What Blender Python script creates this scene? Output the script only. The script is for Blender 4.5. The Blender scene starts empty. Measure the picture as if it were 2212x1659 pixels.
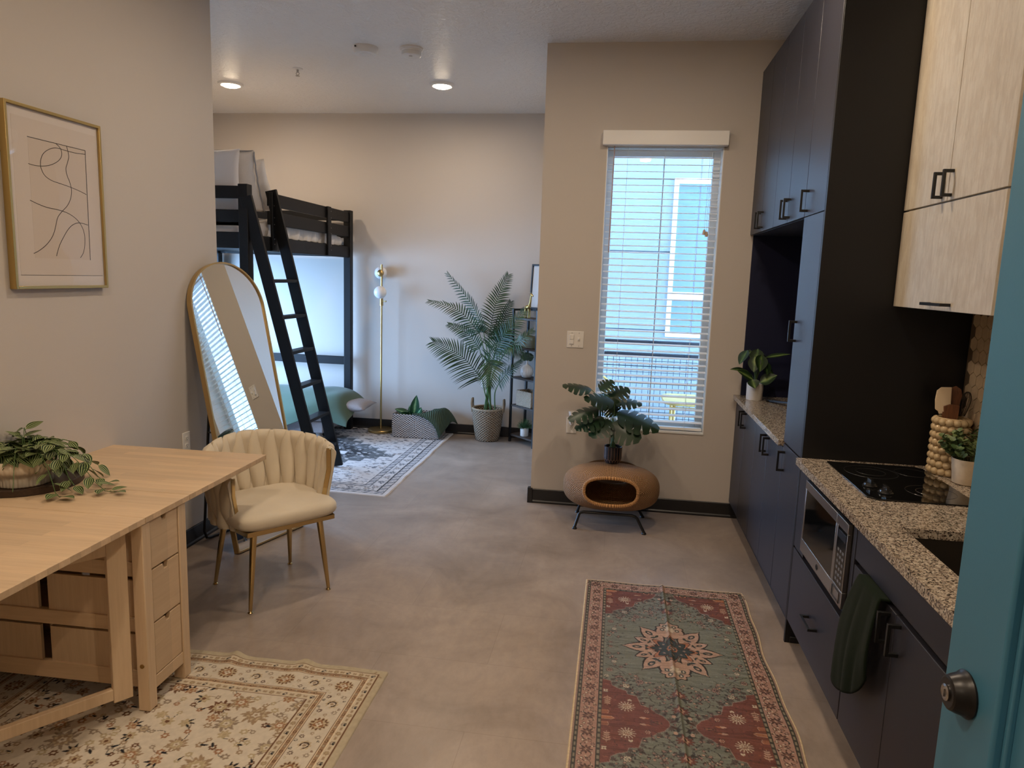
import bpy, bmesh, math, random
import numpy as np
from mathutils import Vector, Matrix

SC = bpy.context.scene
COL = SC.collection
PI = math.pi
rnd = random.Random(7)
V = Vector

# ------------------------------------------------------------------ mesh helpers
class MB:
    """collects vertices and faces and links them as ONE mesh object"""
    def __init__(s):
        s.v = []; s.f = []; s.uv = []
    def add(s, vs, fs, uvs=None, M=None):
        b = len(s.v)
        if M is not None:
            vs = [M @ V(p) for p in vs]
        s.v.extend([tuple(p) for p in vs])
        s.f.extend([tuple(b + i for i in f) for f in fs])
        s.uv.extend(uvs if uvs is not None else [(0.0, 0.0)] * len(vs))
        return s
    def box(s, lo, hi, M=None):
        x0, y0, z0 = lo; x1, y1, z1 = hi
        vs = [(x0,y0,z0),(x1,y0,z0),(x1,y1,z0),(x0,y1,z0),(x0,y0,z1),(x1,y0,z1),(x1,y1,z1),(x0,y1,z1)]
        fs = [(0,3,2,1),(4,5,6,7),(0,1,5,4),(1,2,6,5),(2,3,7,6),(3,0,4,7)]
        return s.add(vs, fs, None, M)
    def cbox(s, c, d, M=None):
        return s.box([c[i]-d[i]/2 for i in range(3)], [c[i]+d[i]/2 for i in range(3)], M)
    def beam(s, a, b, w, t, up=(0,0,1)):
        """square bar from a to b, w across (side), t along 'up'"""
        a = V(a); b = V(b); d = (b-a); L = d.length; d.normalize()
        side = d.cross(V(up))
        if side.length < 1e-6: side = V((1,0,0))
        side.normalize(); u = side.cross(d)
        M = Matrix((( d.x, side.x, u.x, a.x),(d.y, side.y, u.y, a.y),(d.z, side.z, u.z, a.z),(0,0,0,1)))
        return s.box((0,-w/2,-t/2),(L,w/2,t/2),M)
    def tube(s, path, r, n=8, caps=True, closed=False, M=None):
        P = [V(p) for p in path]; m = len(P)
        rr = r if isinstance(r,(list,tuple)) else [r]*m
        vs=[]; fs=[]; uvs=[]
        t0 = (P[1]-P[0]).normalized()
        ref = V((0,0,1)) if abs(t0.z) < .9 else V((1,0,0))
        nrm = t0.cross(ref).normalized()
        for i in range(m):
            if closed: t = (P[(i+1)%m]-P[i-1])
            elif i==0: t = P[1]-P[0]
            elif i==m-1: t = P[-1]-P[-2]
            else: t = (P[i+1]-P[i]).normalized()+(P[i]-P[i-1]).normalized()
            if t.length < 1e-9: t = t0
            t = t.normalized()
            nrm = (nrm - t*nrm.dot(t))
            if nrm.length < 1e-6: nrm = t.orthogonal()
            nrm = nrm.normalized()
            bn = t.cross(nrm)
            for k in range(n):
                a = 2*PI*k/n
                vs.append(P[i]+(nrm*math.cos(a)+bn*math.sin(a))*rr[i]); uvs.append((k/n, i/max(1,m-1)))
        segs = m if closed else m-1
        for i in range(segs):
            j=(i+1)%m
            for k in range(n):
                l=(k+1)%n
                fs.append((i*n+k, i*n+l, j*n+l, j*n+k))
        if caps and not closed:
            fs.append(tuple(range(n-1,-1,-1))); fs.append(tuple((m-1)*n+k for k in range(n)))
        return s.add(vs, fs, uvs, M)
    def lathe(s, prof, n=32, c=(0,0,0), M=None, rfn=None, cap0=True, cap1=True):
        vs=[]; fs=[]; uvs=[]; m=len(prof)
        for i,(r,z) in enumerate(prof):
            for k in range(n):
                a=2*PI*k/n; q = r*(rfn(a,i) if rfn else 1)
                vs.append((c[0]+q*math.cos(a), c[1]+q*math.sin(a), c[2]+z)); uvs.append((k/n, i/max(1,m-1)))
        for i in range(m-1):
            for k in range(n):
                l=(k+1)%n; fs.append((i*n+k,i*n+l,(i+1)*n+l,(i+1)*n+k))
        if cap0: fs.append(tuple(range(n-1,-1,-1)))
        if cap1: fs.append(tuple((m-1)*n+k for k in range(n)))
        return s.add(vs, fs, uvs, M)
    def cyl(s, a, b, r, n=16): return s.tube([a,b], r, n)
    def sphere(s, c, r, n=16, m=10, sc=(1,1,1), M=None):
        vs=[(c[0],c[1],c[2]-r*sc[2])]; fs=[]
        for i in range(1,m):
            t=PI*i/m
            for k in range(n):
                a=2*PI*k/n
                vs.append((c[0]+r*sc[0]*math.sin(t)*math.cos(a), c[1]+r*sc[1]*math.sin(t)*math.sin(a), c[2]-r*sc[2]*math.cos(t)))
        vs.append((c[0],c[1],c[2]+r*sc[2]))
        for k in range(n): fs.append((0,1+(k+1)%n,1+k))
        for i in range(m-2):
            for k in range(n):
                l=(k+1)%n; fs.append((1+i*n+k,1+i*n+l,1+(i+1)*n+l,1+(i+1)*n+k))
        e=len(vs)-1; b=1+(m-2)*n
        for k in range(n): fs.append((b+k,b+(k+1)%n,e))
        return s.add(vs,fs,None,M)
    def grid(s, fn, nu, nv, M=None, wrapu=False):
        vs=[]; uvs=[]; fs=[]
        for j in range(nv+1):
            for i in range(nu+(0 if wrapu else 1)):
                u=i/nu; w=j/nv; vs.append(fn(u,w)); uvs.append((u,w))
        row=nu+(0 if wrapu else 1)
        for j in range(nv):
            for i in range(nu):
                k=(i+1)%row if wrapu else i+1
                fs.append((j*row+i,j*row+k,(j+1)*row+k,(j+1)*row+i))
        return s.add(vs,fs,uvs,M)
    def prism(s, pts, z0, z1, M=None):
        n=len(pts)
        vs=[(p[0],p[1],z0) for p in pts]+[(p[0],p[1],z1) for p in pts]
        fs=[tuple(range(n-1,-1,-1)),tuple(range(n,2*n))]+[(i,(i+1)%n,n+(i+1)%n,n+i) for i in range(n)]
        return s.add(vs,fs,None,M)
    def build(s, name, mat, parent=None, bevel=0, seg=2, smooth=None, sub=0, solid=0, local=False, offset=0, weld=False):
        me=bpy.data.meshes.new(name); me.from_pydata(s.v,[],s.f)
        if any(u!=(0.0,0.0) for u in s.uv):
            uvl=me.uv_layers.new(name='UVMap')
            li=np.zeros(len(me.loops),dtype=np.int32); me.loops.foreach_get('vertex_index',li)
            arr=np.array(s.uv,dtype=np.float32)[li]; uvl.data.foreach_set('uv',arr.ravel())
        if weld or smooth is not None or bevel:
            bm=bmesh.new(); bm.from_mesh(me)
            if weld: bmesh.ops.remove_doubles(bm,verts=bm.verts,dist=1e-5)
            bmesh.ops.recalc_face_normals(bm,faces=bm.faces); bm.to_mesh(me); bm.free()
        me.materials.append(mat)
        o=bpy.data.objects.new(name,me); COL.objects.link(o)
        if smooth is not None or bevel or sub:
            me.polygons.foreach_set('use_smooth',[True]*len(me.polygons))
            if smooth is None: smooth=35
            if smooth<180: me.set_sharp_from_angle(angle=math.radians(smooth))
        if solid:
            m=o.modifiers.new('solid','SOLIDIFY'); m.thickness=solid; m.offset=offset
        if bevel:
            m=o.modifiers.new('bevel','BEVEL'); m.width=bevel; m.segments=seg; m.limit_method='ANGLE'; m.angle_limit=math.radians(40)
            m.harden_normals=False
        if sub:
            m=o.modifiers.new('sub','SUBSURF'); m.levels=sub; m.render_levels=sub
        if parent is not None: attach(o,parent,local)
        return o

WM={}
def attach(o,parent,local=False):
    o.parent=parent
    pm=WM.get(parent.name,Matrix())
    if not local: o.matrix_parent_inverse=pm.inverted()
    WM[o.name]=Matrix() if not local else pm
def tag(o,label=None,cat=None,group=None,kind=None):
    if label: o['label']=label
    if cat: o['category']=cat
    if group: o['group']=group
    if kind: o['kind']=kind
    return o
def thing(name,label,cat,loc=(0,0,0),rz=0,group=None):
    o=bpy.data.objects.new(name,None); COL.objects.link(o)
    o.location=loc; o.rotation_euler=(0,0,rz); o.empty_display_size=.05
    WM[o.name]=Matrix.LocRotScale(V(loc),Matrix.Rotation(rz,3,'Z').to_quaternion(),None)
    return tag(o,label,cat,group)
def struct(o,label=None): return tag(o,label,None,None,'structure')

# ------------------------------------------------------------------ materials
def lin(c):
    c=c/255
    return c/12.92 if c<=.04045 else ((c+.055)/1.055)**2.4
def C(r,g,b): return (lin(r),lin(g),lin(b),1)
def newmat(name):
    m=bpy.data.materials.new(name); m.use_nodes=True
    nt=m.node_tree; b=nt.nodes['Principled BSDF']
    return m,nt,b
def N(nt,t,**kw):
    n=nt.nodes.new(t)
    for k,v in kw.items():
        if k.startswith('i_'):
            n.inputs[k[2:].replace('_',' ')].default_value=v
        else: setattr(n,k,v)
    return n
def ramp(nt,src,stops,interp='LINEAR'):
    r=nt.nodes.new('ShaderNodeValToRGB'); r.color_ramp.interpolation=interp
    el=r.color_ramp.elements
    while len(el)>1: el.remove(el[-1])
    el[0].position=stops[0][0]; el[0].color=stops[0][1]
    for p,c in stops[1:]:
        e=el.new(p); e.color=c
    nt.links.new(src,r.inputs[0]); return r
def simple(name,col,rough=.5,metal=0,spec=.5,bump=0,bscale=200,var=0,vscale=8,coat=0,sheen=0,stretch=None):
    m,nt,b=newmat(name)
    b.inputs['Base Color'].default_value=col
    b.inputs['Roughness'].default_value=rough; b.inputs['Metallic'].default_value=metal
    b.inputs['Specular IOR Level'].default_value=spec
    if coat: b.inputs['Coat Weight'].default_value=coat; b.inputs['Coat Roughness'].default_value=.1
    if sheen: b.inputs['Sheen Weight'].default_value=sheen; b.inputs['Sheen Roughness'].default_value=.5
    if bump or var:
        tc=N(nt,'ShaderNodeTexCoord'); src=tc.outputs['Object']
        if stretch:
            mp=N(nt,'ShaderNodeMapping'); mp.inputs['Scale'].default_value=stretch
            nt.links.new(src,mp.inputs[0]); src=mp.outputs[0]
    if bump:
        n=N(nt,'ShaderNodeTexNoise',i_Scale=bscale,i_Detail=3.0)
        nt.links.new(src,n.inputs['Vector'])
        bp=N(nt,'ShaderNodeBump',i_Strength=bump,i_Distance=.002)
        nt.links.new(n.outputs['Fac'],bp.inputs['Height']); nt.links.new(bp.outputs[0],b.inputs['Normal'])
    if var:
        n=N(nt,'ShaderNodeTexNoise',i_Scale=vscale,i_Detail=5.0,i_Roughness=.6)
        nt.links.new(src,n.inputs['Vector'])
        lo=tuple(max(0,c*(1-var)) for c in col[:3])+(1,); hi=tuple(min(1,c*(1+var)) for c in col[:3])+(1,)
        r=ramp(nt,n.outputs['Fac'],[(.3,lo),(.7,hi)]); nt.links.new(r.outputs[0],b.inputs['Base Color'])
    return m
def emit(name,col,s):
    m,nt,b=newmat(name); b.inputs['Base Color'].default_value=col
    b.inputs['Emission Color'].default_value=col; b.inputs['Emission Strength'].default_value=s
    return m
def attrmat(name,rough=.95,bump=.3,bscale=700,attr='Col',sheen=0,spec=.2):
    m,nt,b=newmat(name); a=N(nt,'ShaderNodeAttribute',attribute_name=attr)
    nt.links.new(a.outputs['Color'],b.inputs['Base Color']); b.inputs['Roughness'].default_value=rough
    b.inputs['Specular IOR Level'].default_value=spec
    if sheen: b.inputs['Sheen Weight'].default_value=sheen
    tc=N(nt,'ShaderNodeTexCoord'); n=N(nt,'ShaderNodeTexNoise',i_Scale=bscale,i_Detail=2.0)
    nt.links.new(tc.outputs['Object'],n.inputs['Vector'])
    bp=N(nt,'ShaderNodeBump',i_Strength=bump,i_Distance=.002)
    nt.links.new(n.outputs['Fac'],bp.inputs['Height']); nt.links.new(bp.outputs[0],b.inputs['Normal'])
    return m
def wood(name,c1,c2,axis='Z',scale=6,stretch=14,rough=.5,planks=None,fleck=0):
    """fine grain stretched along axis; optional glued staves (plank length, plank width)"""
    m,nt,b=newmat(name); b.inputs['Roughness'].default_value=rough; b.inputs['Specular IOR Level'].default_value=.35
    tc=N(nt,'ShaderNodeTexCoord'); mp=N(nt,'ShaderNodeMapping')
    sc=[scale*stretch]*3; sc['XYZ'.index(axis)]=scale
    mp.inputs['Scale'].default_value=sc
    nt.links.new(tc.outputs['Object'],mp.inputs[0])
    n=N(nt,'ShaderNodeTexNoise',i_Scale=1.0,i_Detail=6.0,i_Roughness=.6,i_Distortion=.4)
    nt.links.new(mp.outputs[0],n.inputs['Vector'])
    r=ramp(nt,n.outputs['Fac'],[(.28,c1),(.72,c2)])
    out=r.outputs[0]
    if planks:
        L,W=planks
        mp2=N(nt,'ShaderNodeMapping')
        if axis=='X': mp2.inputs['Rotation'].default_value=(0,0,0)
        if axis=='Y': mp2.inputs['Rotation'].default_value=(0,0,PI/2)
        if axis=='Z': mp2.inputs['Rotation'].default_value=(0,PI/2,0)
        nt.links.new(tc.outputs['Object'],mp2.inputs[0])
        br=N(nt,'ShaderNodeTexBrick',offset=.5,i_Scale=1.0)
        br.inputs['Color1'].default_value=(.88,.87,.86,1); br.inputs['Color2'].default_value=(1.05,1.03,1.0,1); br.inputs['Mortar'].default_value=(.84,.82,.8,1)
        br.inputs['Mortar Size'].default_value=.0005; br.inputs['Brick Width'].default_value=L; br.inputs['Row Height'].default_value=W; br.inputs['Bias'].default_value=0.0
        nt.links.new(mp2.outputs[0],br.inputs['Vector'])
        mx=N(nt,'ShaderNodeMix',data_type='RGBA',blend_type='MULTIPLY'); mx.inputs['Factor'].default_value=1
        nt.links.new(out,mx.inputs['A']); nt.links.new(br.outputs['Color'],mx.inputs['B']); out=mx.outputs['Result']
    if fleck:
        n2=N(nt,'ShaderNodeTexNoise',i_Scale=fleck,i_Detail=4.0,i_Roughness=.7)
        mp3=N(nt,'ShaderNodeMapping'); s3=[1.6]*3; s3['XYZ'.index(axis)]=.6; mp3.inputs['Scale'].default_value=s3
        nt.links.new(tc.outputs['Object'],mp3.inputs[0]); nt.links.new(mp3.outputs[0],n2.inputs['Vector'])
        r2=ramp(nt,n2.outputs['Fac'],[(.42,(.9,.87,.84,1)),(.58,(1,1,1,1))])
        mx=N(nt,'ShaderNodeMix',data_type='RGBA',blend_type='MULTIPLY'); mx.inputs['Factor'].default_value=1
        nt.links.new(out,mx.inputs['A']); nt.links.new(r2.outputs[0],mx.inputs['B']); out=mx.outputs['Result']
    nt.links.new(out,b.inputs['Base Color'])
    bp=N(nt,'ShaderNodeBump',i_Strength=.08,i_Distance=.001)
    nt.links.new(n.outputs['Fac'],bp.inputs['Height']); nt.links.new(bp.outputs[0],b.inputs['Normal'])
    return m
def glassmat(name,tint=(1,1,1,1),refl=.06):
    """thin pane: clear with a mirror share that follows the viewing angle"""
    m=bpy.data.materials.new(name); m.use_nodes=True; nt=m.node_tree; nt.nodes.clear()
    o=N(nt,'ShaderNodeOutputMaterial'); t=N(nt,'ShaderNodeBsdfTransparent'); t.inputs[0].default_value=tint
    g=N(nt,'ShaderNodeBsdfGlossy'); g.inputs['Roughness'].default_value=.0
    lw=N(nt,'ShaderNodeLayerWeight'); lw.inputs['Blend'].default_value=.5
    pw=N(nt,'ShaderNodeMath',operation='POWER'); pw.inputs[1].default_value=5; nt.links.new(lw.outputs['Facing'],pw.inputs[0])
    f=N(nt,'ShaderNodeMath',operation='MULTIPLY_ADD'); f.inputs[1].default_value=1-refl; f.inputs[2].default_value=refl; nt.links.new(pw.outputs[0],f.inputs[0]); mx=N(nt,'ShaderNodeMixShader')
    nt.links.new(f.outputs[0],mx.inputs[0]); nt.links.new(t.outputs[0],mx.inputs[1]); nt.links.new(g.outputs[0],mx.inputs[2]); nt.links.new(mx.outputs[0],o.inputs[0])
    return m
def leafmat(name,c_dark,c_light,stripes=0,rough=.45,var=.25,center=None):
    """leaf colour from UV: u across (0..1, midrib .5), v along"""
    m,nt,b=newmat(name); b.inputs['Roughness'].default_value=rough
    b.inputs['Specular IOR Level'].default_value=.4
    uv=N(nt,'ShaderNodeUVMap'); sp=N(nt,'ShaderNodeSeparateXYZ'); nt.links.new(uv.outputs[0],sp.inputs[0])
    tc=N(nt,'ShaderNodeTexCoord'); n=N(nt,'ShaderNodeTexNoise',i_Scale=14.0,i_Detail=3.0); nt.links.new(tc.outputs['Object'],n.inputs['Vector'])
    if stripes:
        mt=N(nt,'ShaderNodeMath',operation='MULTIPLY'); mt.inputs[1].default_value=stripes*2*PI; nt.links.new(sp.outputs[0],mt.inputs[0])
        cs=N(nt,'ShaderNodeMath',operation='COSINE'); nt.links.new(mt.outputs[0],cs.inputs[0])
        r=ramp(nt,cs.outputs[0],[(.25,c_dark),(.6,c_light)])
    elif center:
        mt=N(nt,'ShaderNodeMath',operation='SUBTRACT'); mt.inputs[1].default_value=.5; nt.links.new(sp.outputs[0],mt.inputs[0])
        ab=N(nt,'ShaderNodeMath',operation='ABSOLUTE'); nt.links.new(mt.outputs[0],ab.inputs[0])
        ad=N(nt,'ShaderNodeMath',operation='MULTIPLY_ADD'); ad.inputs[1].default_value=.5; nt.links.new(n.outputs['Fac'],ad.inputs[0]); nt.links.new(ab.outputs[0],ad.inputs[2])
        r=ramp(nt,ad.outputs[0],[(.22,center),(.36,c_light),(.5,c_dark)])
    else:
        r=ramp(nt,n.outputs['Fac'],[(.3,c_dark),(.7,c_light)])
    nt.links.new(r.outputs[0],b.inputs['Base Color'])
    return m
def granite(name):
    m,nt,b=newmat(name); b.inputs['Roughness'].default_value=.12
    tc=N(nt,'ShaderNodeTexCoord')
    v=N(nt,'ShaderNodeTexVoronoi',i_Scale=230.0,i_Randomness=1.0); nt.links.new(tc.outputs['Object'],v.inputs['Vector'])
    sp=N(nt,'ShaderNodeSeparateColor'); nt.links.new(v.outputs['Color'],sp.inputs[0])
    r=ramp(nt,sp.outputs[0],[(0,C(58,52,48)),(.15,C(58,52,48)),(.16,C(120,108,98)),(.32,C(138,125,112)),(.34,C(192,180,162)),(.78,C(212,201,182)),(.8,C(165,150,134)),(1,C(228,220,206))],'CONSTANT')
    n=N(nt,'ShaderNodeTexNoise',i_Scale=60.0,i_Detail=4.0); nt.links.new(tc.outputs['Object'],n.inputs['Vector'])
    r2=ramp(nt,n.outputs['Fac'],[(.36,(.62,.58,.55,1)),(.56,(1,1,1,1))])
    mx=N(nt,'ShaderNodeMix',data_type='RGBA',blend_type='MULTIPLY'); mx.inputs['Factor'].default_value=1
    nt.links.new(r.outputs[0],mx.inputs['A']); nt.links.new(r2.outputs[0],mx.inputs['B']); nt.links.new(mx.outputs['Result'],b.inputs['Base Color'])
    return m
def weave(name,c1,c2,su,sv,rough=.7,bump=.8,dist=.004,checker=True):
    """basket weave from UV: su strands across, sv rows"""
    m,nt,b=newmat(name); b.inputs['Roughness'].default_value=rough; b.inputs['Specular IOR Level'].default_value=.3
    uv=N(nt,'ShaderNodeUVMap'); sp=N(nt,'ShaderNodeSeparateXYZ'); nt.links.new(uv.outputs[0],sp.inputs[0])
    def mul(o,k):
        x=N(nt,'ShaderNodeMath',operation='MULTIPLY'); x.inputs[1].default_value=k; nt.links.new(o,x.inputs[0]); return x.outputs[0]
    def un(op,o):
        x=N(nt,'ShaderNodeMath',operation=op); nt.links.new(o,x.inputs[0]); return x.outputs[0]
    def bi(op,p,q):
        x=N(nt,'ShaderNodeMath',operation=op); nt.links.new(p,x.inputs[0]); nt.links.new(q,x.inputs[1]); return x.outputs[0]
    a=un('SINE',mul(sp.outputs[0],su*PI)); c=un('SINE',mul(sp.outputs[1],sv*PI))
    row=un('ABSOLUTE',c)
    prod=bi('MULTIPLY',a,un('SIGN',c)) if checker else un('ABSOLUTE',a)
    h=bi('MULTIPLY',row,bi('ADD',prod,mul(row,.9)))
    r=ramp(nt,h,[(.0,c1),(.75,c2)])
    nt.links.new(r.outputs[0],b.inputs['Base Color'])
    bp=N(nt,'ShaderNodeBump',i_Strength=bump,i_Distance=dist); nt.links.new(h,bp.inputs['Height']); nt.links.new(bp.outputs[0],b.inputs['Normal'])
    return m

M={}
def mats():
    M['wall']=simple('wall_paint',(.56,.51,.455,1),.55,spec=.35,bump=.12,bscale=260)
    M['floor']=None
    M['black']=simple('black_trim',(.012,.011,.011,1),.4)
    M['navy']=simple('charcoal_laminate',(.022,.021,.028,1),.42,spec=.5,bump=.03,bscale=900)
    M['panel']=simple('black_panel',(.0055,.0052,.006,1),.45,spec=.4,bump=.05,bscale=700)
    M['niche']=simple('navy_niche',(.008,.010,.034,1),.5,spec=.35)
    M['handle']=simple('matte_black_metal',(.008,.008,.008,1),.38,metal=0,spec=.5)
    M['oak']=wood('bleached_oak',C(184,174,156),C(202,192,174),'Z',9,8,.5,fleck=20)
    M['birch']=wood('birch',C(204,176,142),C(218,192,158),'X',4,16,.42,planks=(.42,.045))
    M['birchz']=wood('birch_upright',C(202,174,140),C(216,190,156),'Z',4,16,.45)
    M['birchy']=wood('birch_front',C(202,174,140),C(214,188,154),'Y',4,16,.45,planks=(.3,.06))
    M['granite']=granite('speckled_granite')
    M['steel']=simple('brushed_steel',(.42,.40,.38,1),.28,metal=1)
    M['darkglass']=simple('black_glass',(.004,.004,.004,1),.06)
    M['gold']=simple('polished_gold',(.56,.41,.20,1),.10,metal=1)
    M['brass']=simple('satin_brass',(.50,.35,.14,1),.32,metal=1)
    M['goldframe']=simple('gold_frame',(.60,.42,.19,1),.35,metal=.85)
    M['mirror']=simple('mirror_glass',(.86,.88,.86,1),.0,metal=1)
    M['whiteplastic']=simple('white_plastic',(.78,.75,.70,1),.35)
    M['velvet']=simple('cream_velvet',C(212,200,178),.75,spec=.2,sheen=.3,bump=.1,bscale=500,var=.04,vscale=6)
    M['teal']=simple('teal_paint',(.052,.185,.285,1),.42,bump=.04,bscale=300)
    M['bronze']=simple('dark_bronze',(.012,.010,.009,1),.34,metal=.35)
    M['white']=simple('white_vinyl',(.80,.80,.78,1),.4)
    M['blind']=simple('white_slat',(.86,.85,.82,1),.4)
    M['glass']=glassmat('window_glass')
    M['bedwood']=simple('black_stained_wood',(.0048,.0045,.0045,1),.5,spec=.3,bump=.05,bscale=200,stretch=(1,1,6))
    M['cotton']=simple('white_cotton',(.72,.68,.66,1),.9,spec=.2,bump=.5,bscale=40)
    M['ruffle']=simple('ruffled_cotton',(.74,.70,.66,1),.9,spec=.2,bump=.6,bscale=90)
    M['greyfab']=simple('grey_upholstery',(.36,.32,.31,1),.95,spec=.15,bump=.4,bscale=500,var=.12,vscale=120)
    M['greenknit']=simple('sage_knit',(.088,.125,.086,1),.95,spec=.15,bump=.6,bscale=300,sheen=.2)
    M['darkgreen']=simple('dark_green_knit',(.045,.075,.045,1),.95,spec=.15,sheen=.2,bump=.3,bscale=300)
    M['towel']=simple('dark_green_towel',(.010,.016,.009,1),.98,spec=.05,sheen=.04,bump=.6,bscale=500)
    M['soil']=simple('potting_soil',(.03,.02,.013,1),.95,bump=1,bscale=120)
    M['ceramic']=simple('white_ceramic',(.74,.70,.64,1),.35)
    M['stemgreen']=simple('stem_green',(.07,.13,.03,1),.55)
    M['darkwood']=simple('dark_walnut',(.035,.017,.009,1),.4,var=.4,vscale=12,stretch=(2,14,14))
    M['lens']=emit('lamp_lens',(1,.80,.56,1),22)
mats()
EXPOSURE=0.40; SKYCOL=(.33,.58,1.0,1); SKY=21.0; BLD=(.215,.235,.235,1)
FRONTL=((-1.15,.8,15),(.25,.8,13),(-1.05,3.35,10),(.35,3.25,12)); FILLP=10; FARP=9.5
# ------------------------------------------------------------------ camera (fitted to the photograph's vanishing points)
cam=bpy.data.cameras.new('camera'); co=bpy.data.objects.new('camera',cam); COL.objects.link(co)
YAW,PITCH,ROLL=[math.radians(a) for a in (8.14626,8.60273,1.90064)]
fw=V((-math.sin(YAW)*math.cos(PITCH),math.cos(YAW)*math.cos(PITCH),-math.sin(PITCH)))
rt=V((math.cos(YAW),math.sin(YAW),0)); up=rt.cross(fw)
rt2=rt*math.cos(ROLL)+up*math.sin(ROLL); up2=rt2.cross(fw)
co.matrix_world=Matrix(((rt2.x,up2.x,-fw.x,0),(rt2.y,up2.y,-fw.y,0),(rt2.z,up2.z,-fw.z,1.62),(0,0,0,1)))
cam.sensor_fit='HORIZONTAL'; cam.sensor_width=36; cam.lens=1542.05/2212*36; cam.clip_start=.02; cam.clip_end=100
SC.camera=co
SC.view_settings.view_transform='Standard'; SC.view_settings.look='None'; SC.view_settings.gamma=1; SC.view_settings.use_curve_mapping=False
SC.view_settings.exposure=EXPOSURE
SC.cycles.use_denoising=True; SC.cycles.use_adaptive_sampling=True; SC.cycles.adaptive_threshold=.015
SC.cycles.max_bounces=10; SC.cycles.diffuse_bounces=5; SC.cycles.glossy_bounces=5; SC.cycles.transparent_max_bounces=12
SC.cycles.sample_clamp_indirect=6
SC.cycles.caustics_reflective=False; SC.cycles.caustics_refractive=False

# ------------------------------------------------------------------ the room
XL,XR,YW,YF,ZC,XO=-2.40,1.465,4.98,7.03,3.15,-4.20
def floor_mat():
    m,nt,b=newmat('concrete_look_vinyl'); b.inputs['Specular IOR Level'].default_value=.45
    tc=N(nt,'ShaderNodeTexCoord')
    n=N(nt,'ShaderNodeTexNoise',i_Scale=1.9,i_Detail=8.0,i_Roughness=.62,i_Distortion=.6); nt.links.new(tc.outputs['Object'],n.inputs['Vector'])
    r=ramp(nt,n.outputs['Fac'],[(.3,C(138,124,112)),(.5,C(158,143,130)),(.72,C(176,161,147))])
    n2=N(nt,'ShaderNodeTexNoise',i_Scale=24.0,i_Detail=6.0,i_Roughness=.7); 
    mp=N(nt,'ShaderNodeMapping'); mp.inputs['Scale'].default_value=(1,.45,1); nt.links.new(tc.outputs['Object'],mp.inputs[0]); nt.links.new(mp.outputs[0],n2.inputs['Vector'])
    r2=ramp(nt,n2.outputs['Fac'],[(.32,(.84,.83,.82,1)),(.6,(1.03,1.02,1.01,1))])
    mx=N(nt,'ShaderNodeMix',data_type='RGBA',blend_type='MULTIPLY'); mx.inputs['Factor'].default_value=.7
    nt.links.new(r.outputs[0],mx.inputs['A']); nt.links.new(r2.outputs[0],mx.inputs['B'])
    br=N(nt,'ShaderNodeTexBrick',offset=.5,i_Scale=1.0); br.inputs['Color1'].default_value=(.96,.96,.96,1); br.inputs['Color2'].default_value=(1.02,1.02,1.02,1); br.inputs['Mortar'].default_value=(.80,.79,.78,1)
    br.inputs['Mortar Size'].default_value=.0012; br.inputs['Brick Width'].default_value=.92; br.inputs['Row Height'].default_value=.46
    nt.links.new(tc.outputs['Object'],br.inputs['Vector'])
    mx2=N(nt,'ShaderNodeMix',data_type='RGBA',blend_type='MULTIPLY'); mx2.inputs['Factor'].default_value=1
    nt.links.new(mx.outputs['Result'],mx2.inputs['A']); nt.links.new(br.outputs['Color'],mx2.inputs['B']); nt.links.new(mx2.outputs['Result'],b.inputs['Base Color'])
    rr=ramp(nt,n2.outputs['Fac'],[(.3,(.28,.28,.28,1)),(.7,(.40,.40,.40,1))]); nt.links.new(rr.outputs[0],b.inputs['Roughness'])
    bp=N(nt,'ShaderNodeBump',i_Strength=.03,i_Distance=.001); nt.links.new(n2.outputs['Fac'],bp.inputs['Height']); nt.links.new(bp.outputs[0],b.inputs['Normal'])
    return m
def ceil_mat():
    m,nt,b=newmat('knockdown_ceiling'); b.inputs['Base Color'].default_value=(.82,.785,.735,1); b.inputs['Roughness'].default_value=.33; b.inputs['Specular IOR Level'].default_value=.5
    tc=N(nt,'ShaderNodeTexCoord'); n=N(nt,'ShaderNodeTexNoise',i_Scale=26.0,i_Detail=4.0,i_Roughness=.6,i_Distortion=.8); nt.links.new(tc.outputs['Object'],n.inputs['Vector'])
    r=ramp(nt,n.outputs['Fac'],[(.42,(0,0,0,1)),(.60,(1,1,1,1))])
    bp=N(nt,'ShaderNodeBump',i_Strength=.55,i_Distance=.005); nt.links.new(r.outputs[0],bp.inputs['Height']); nt.links.new(bp.outputs[0],b.inputs['Normal'])
    return m
M['floor']=floor_mat(); M['ceil']=ceil_mat()
T=.14
struct(MB().box((XO-T,-1.6,-.12),(XR+T,YF+T,0)).build('floor',M['floor']))
struct(MB().box((XO-T,-1.6,ZC),(XR+T,YF+T,ZC+.12)).build('ceiling',M['ceil']))
struct(MB().box((XL-T,-1.5,0),(XL,4.06,ZC)).box((XO,4.06-T,0),(XL-T,4.06,ZC)).build('wall_left',M['wall'],bevel=.004))
struct(MB().box((XO,YF,0),(-.55+T,YF+T,ZC)).build('wall_far',M['wall']))
WX0,WX1,WZ0,WZ1=-.125,.635,.575,2.50
struct(MB().box((-.55,YW,0),(WX0,YW+.2,ZC)).box((WX1,YW,0),(XR,YW+.2,ZC)).box((WX0,YW,0),(WX1,YW+.2,WZ0)).box((WX0,YW,WZ1),(WX1,YW+.2,ZC)).build('wall_window',M['wall']))
struct(MB().box((-.55,YW+.2,0),(-.55+T,YF,ZC)).build('wall_partition',M['wall']))
OY0,OY1,OZ0,OZ1=4.62,6.78,.10,1.98
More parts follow.
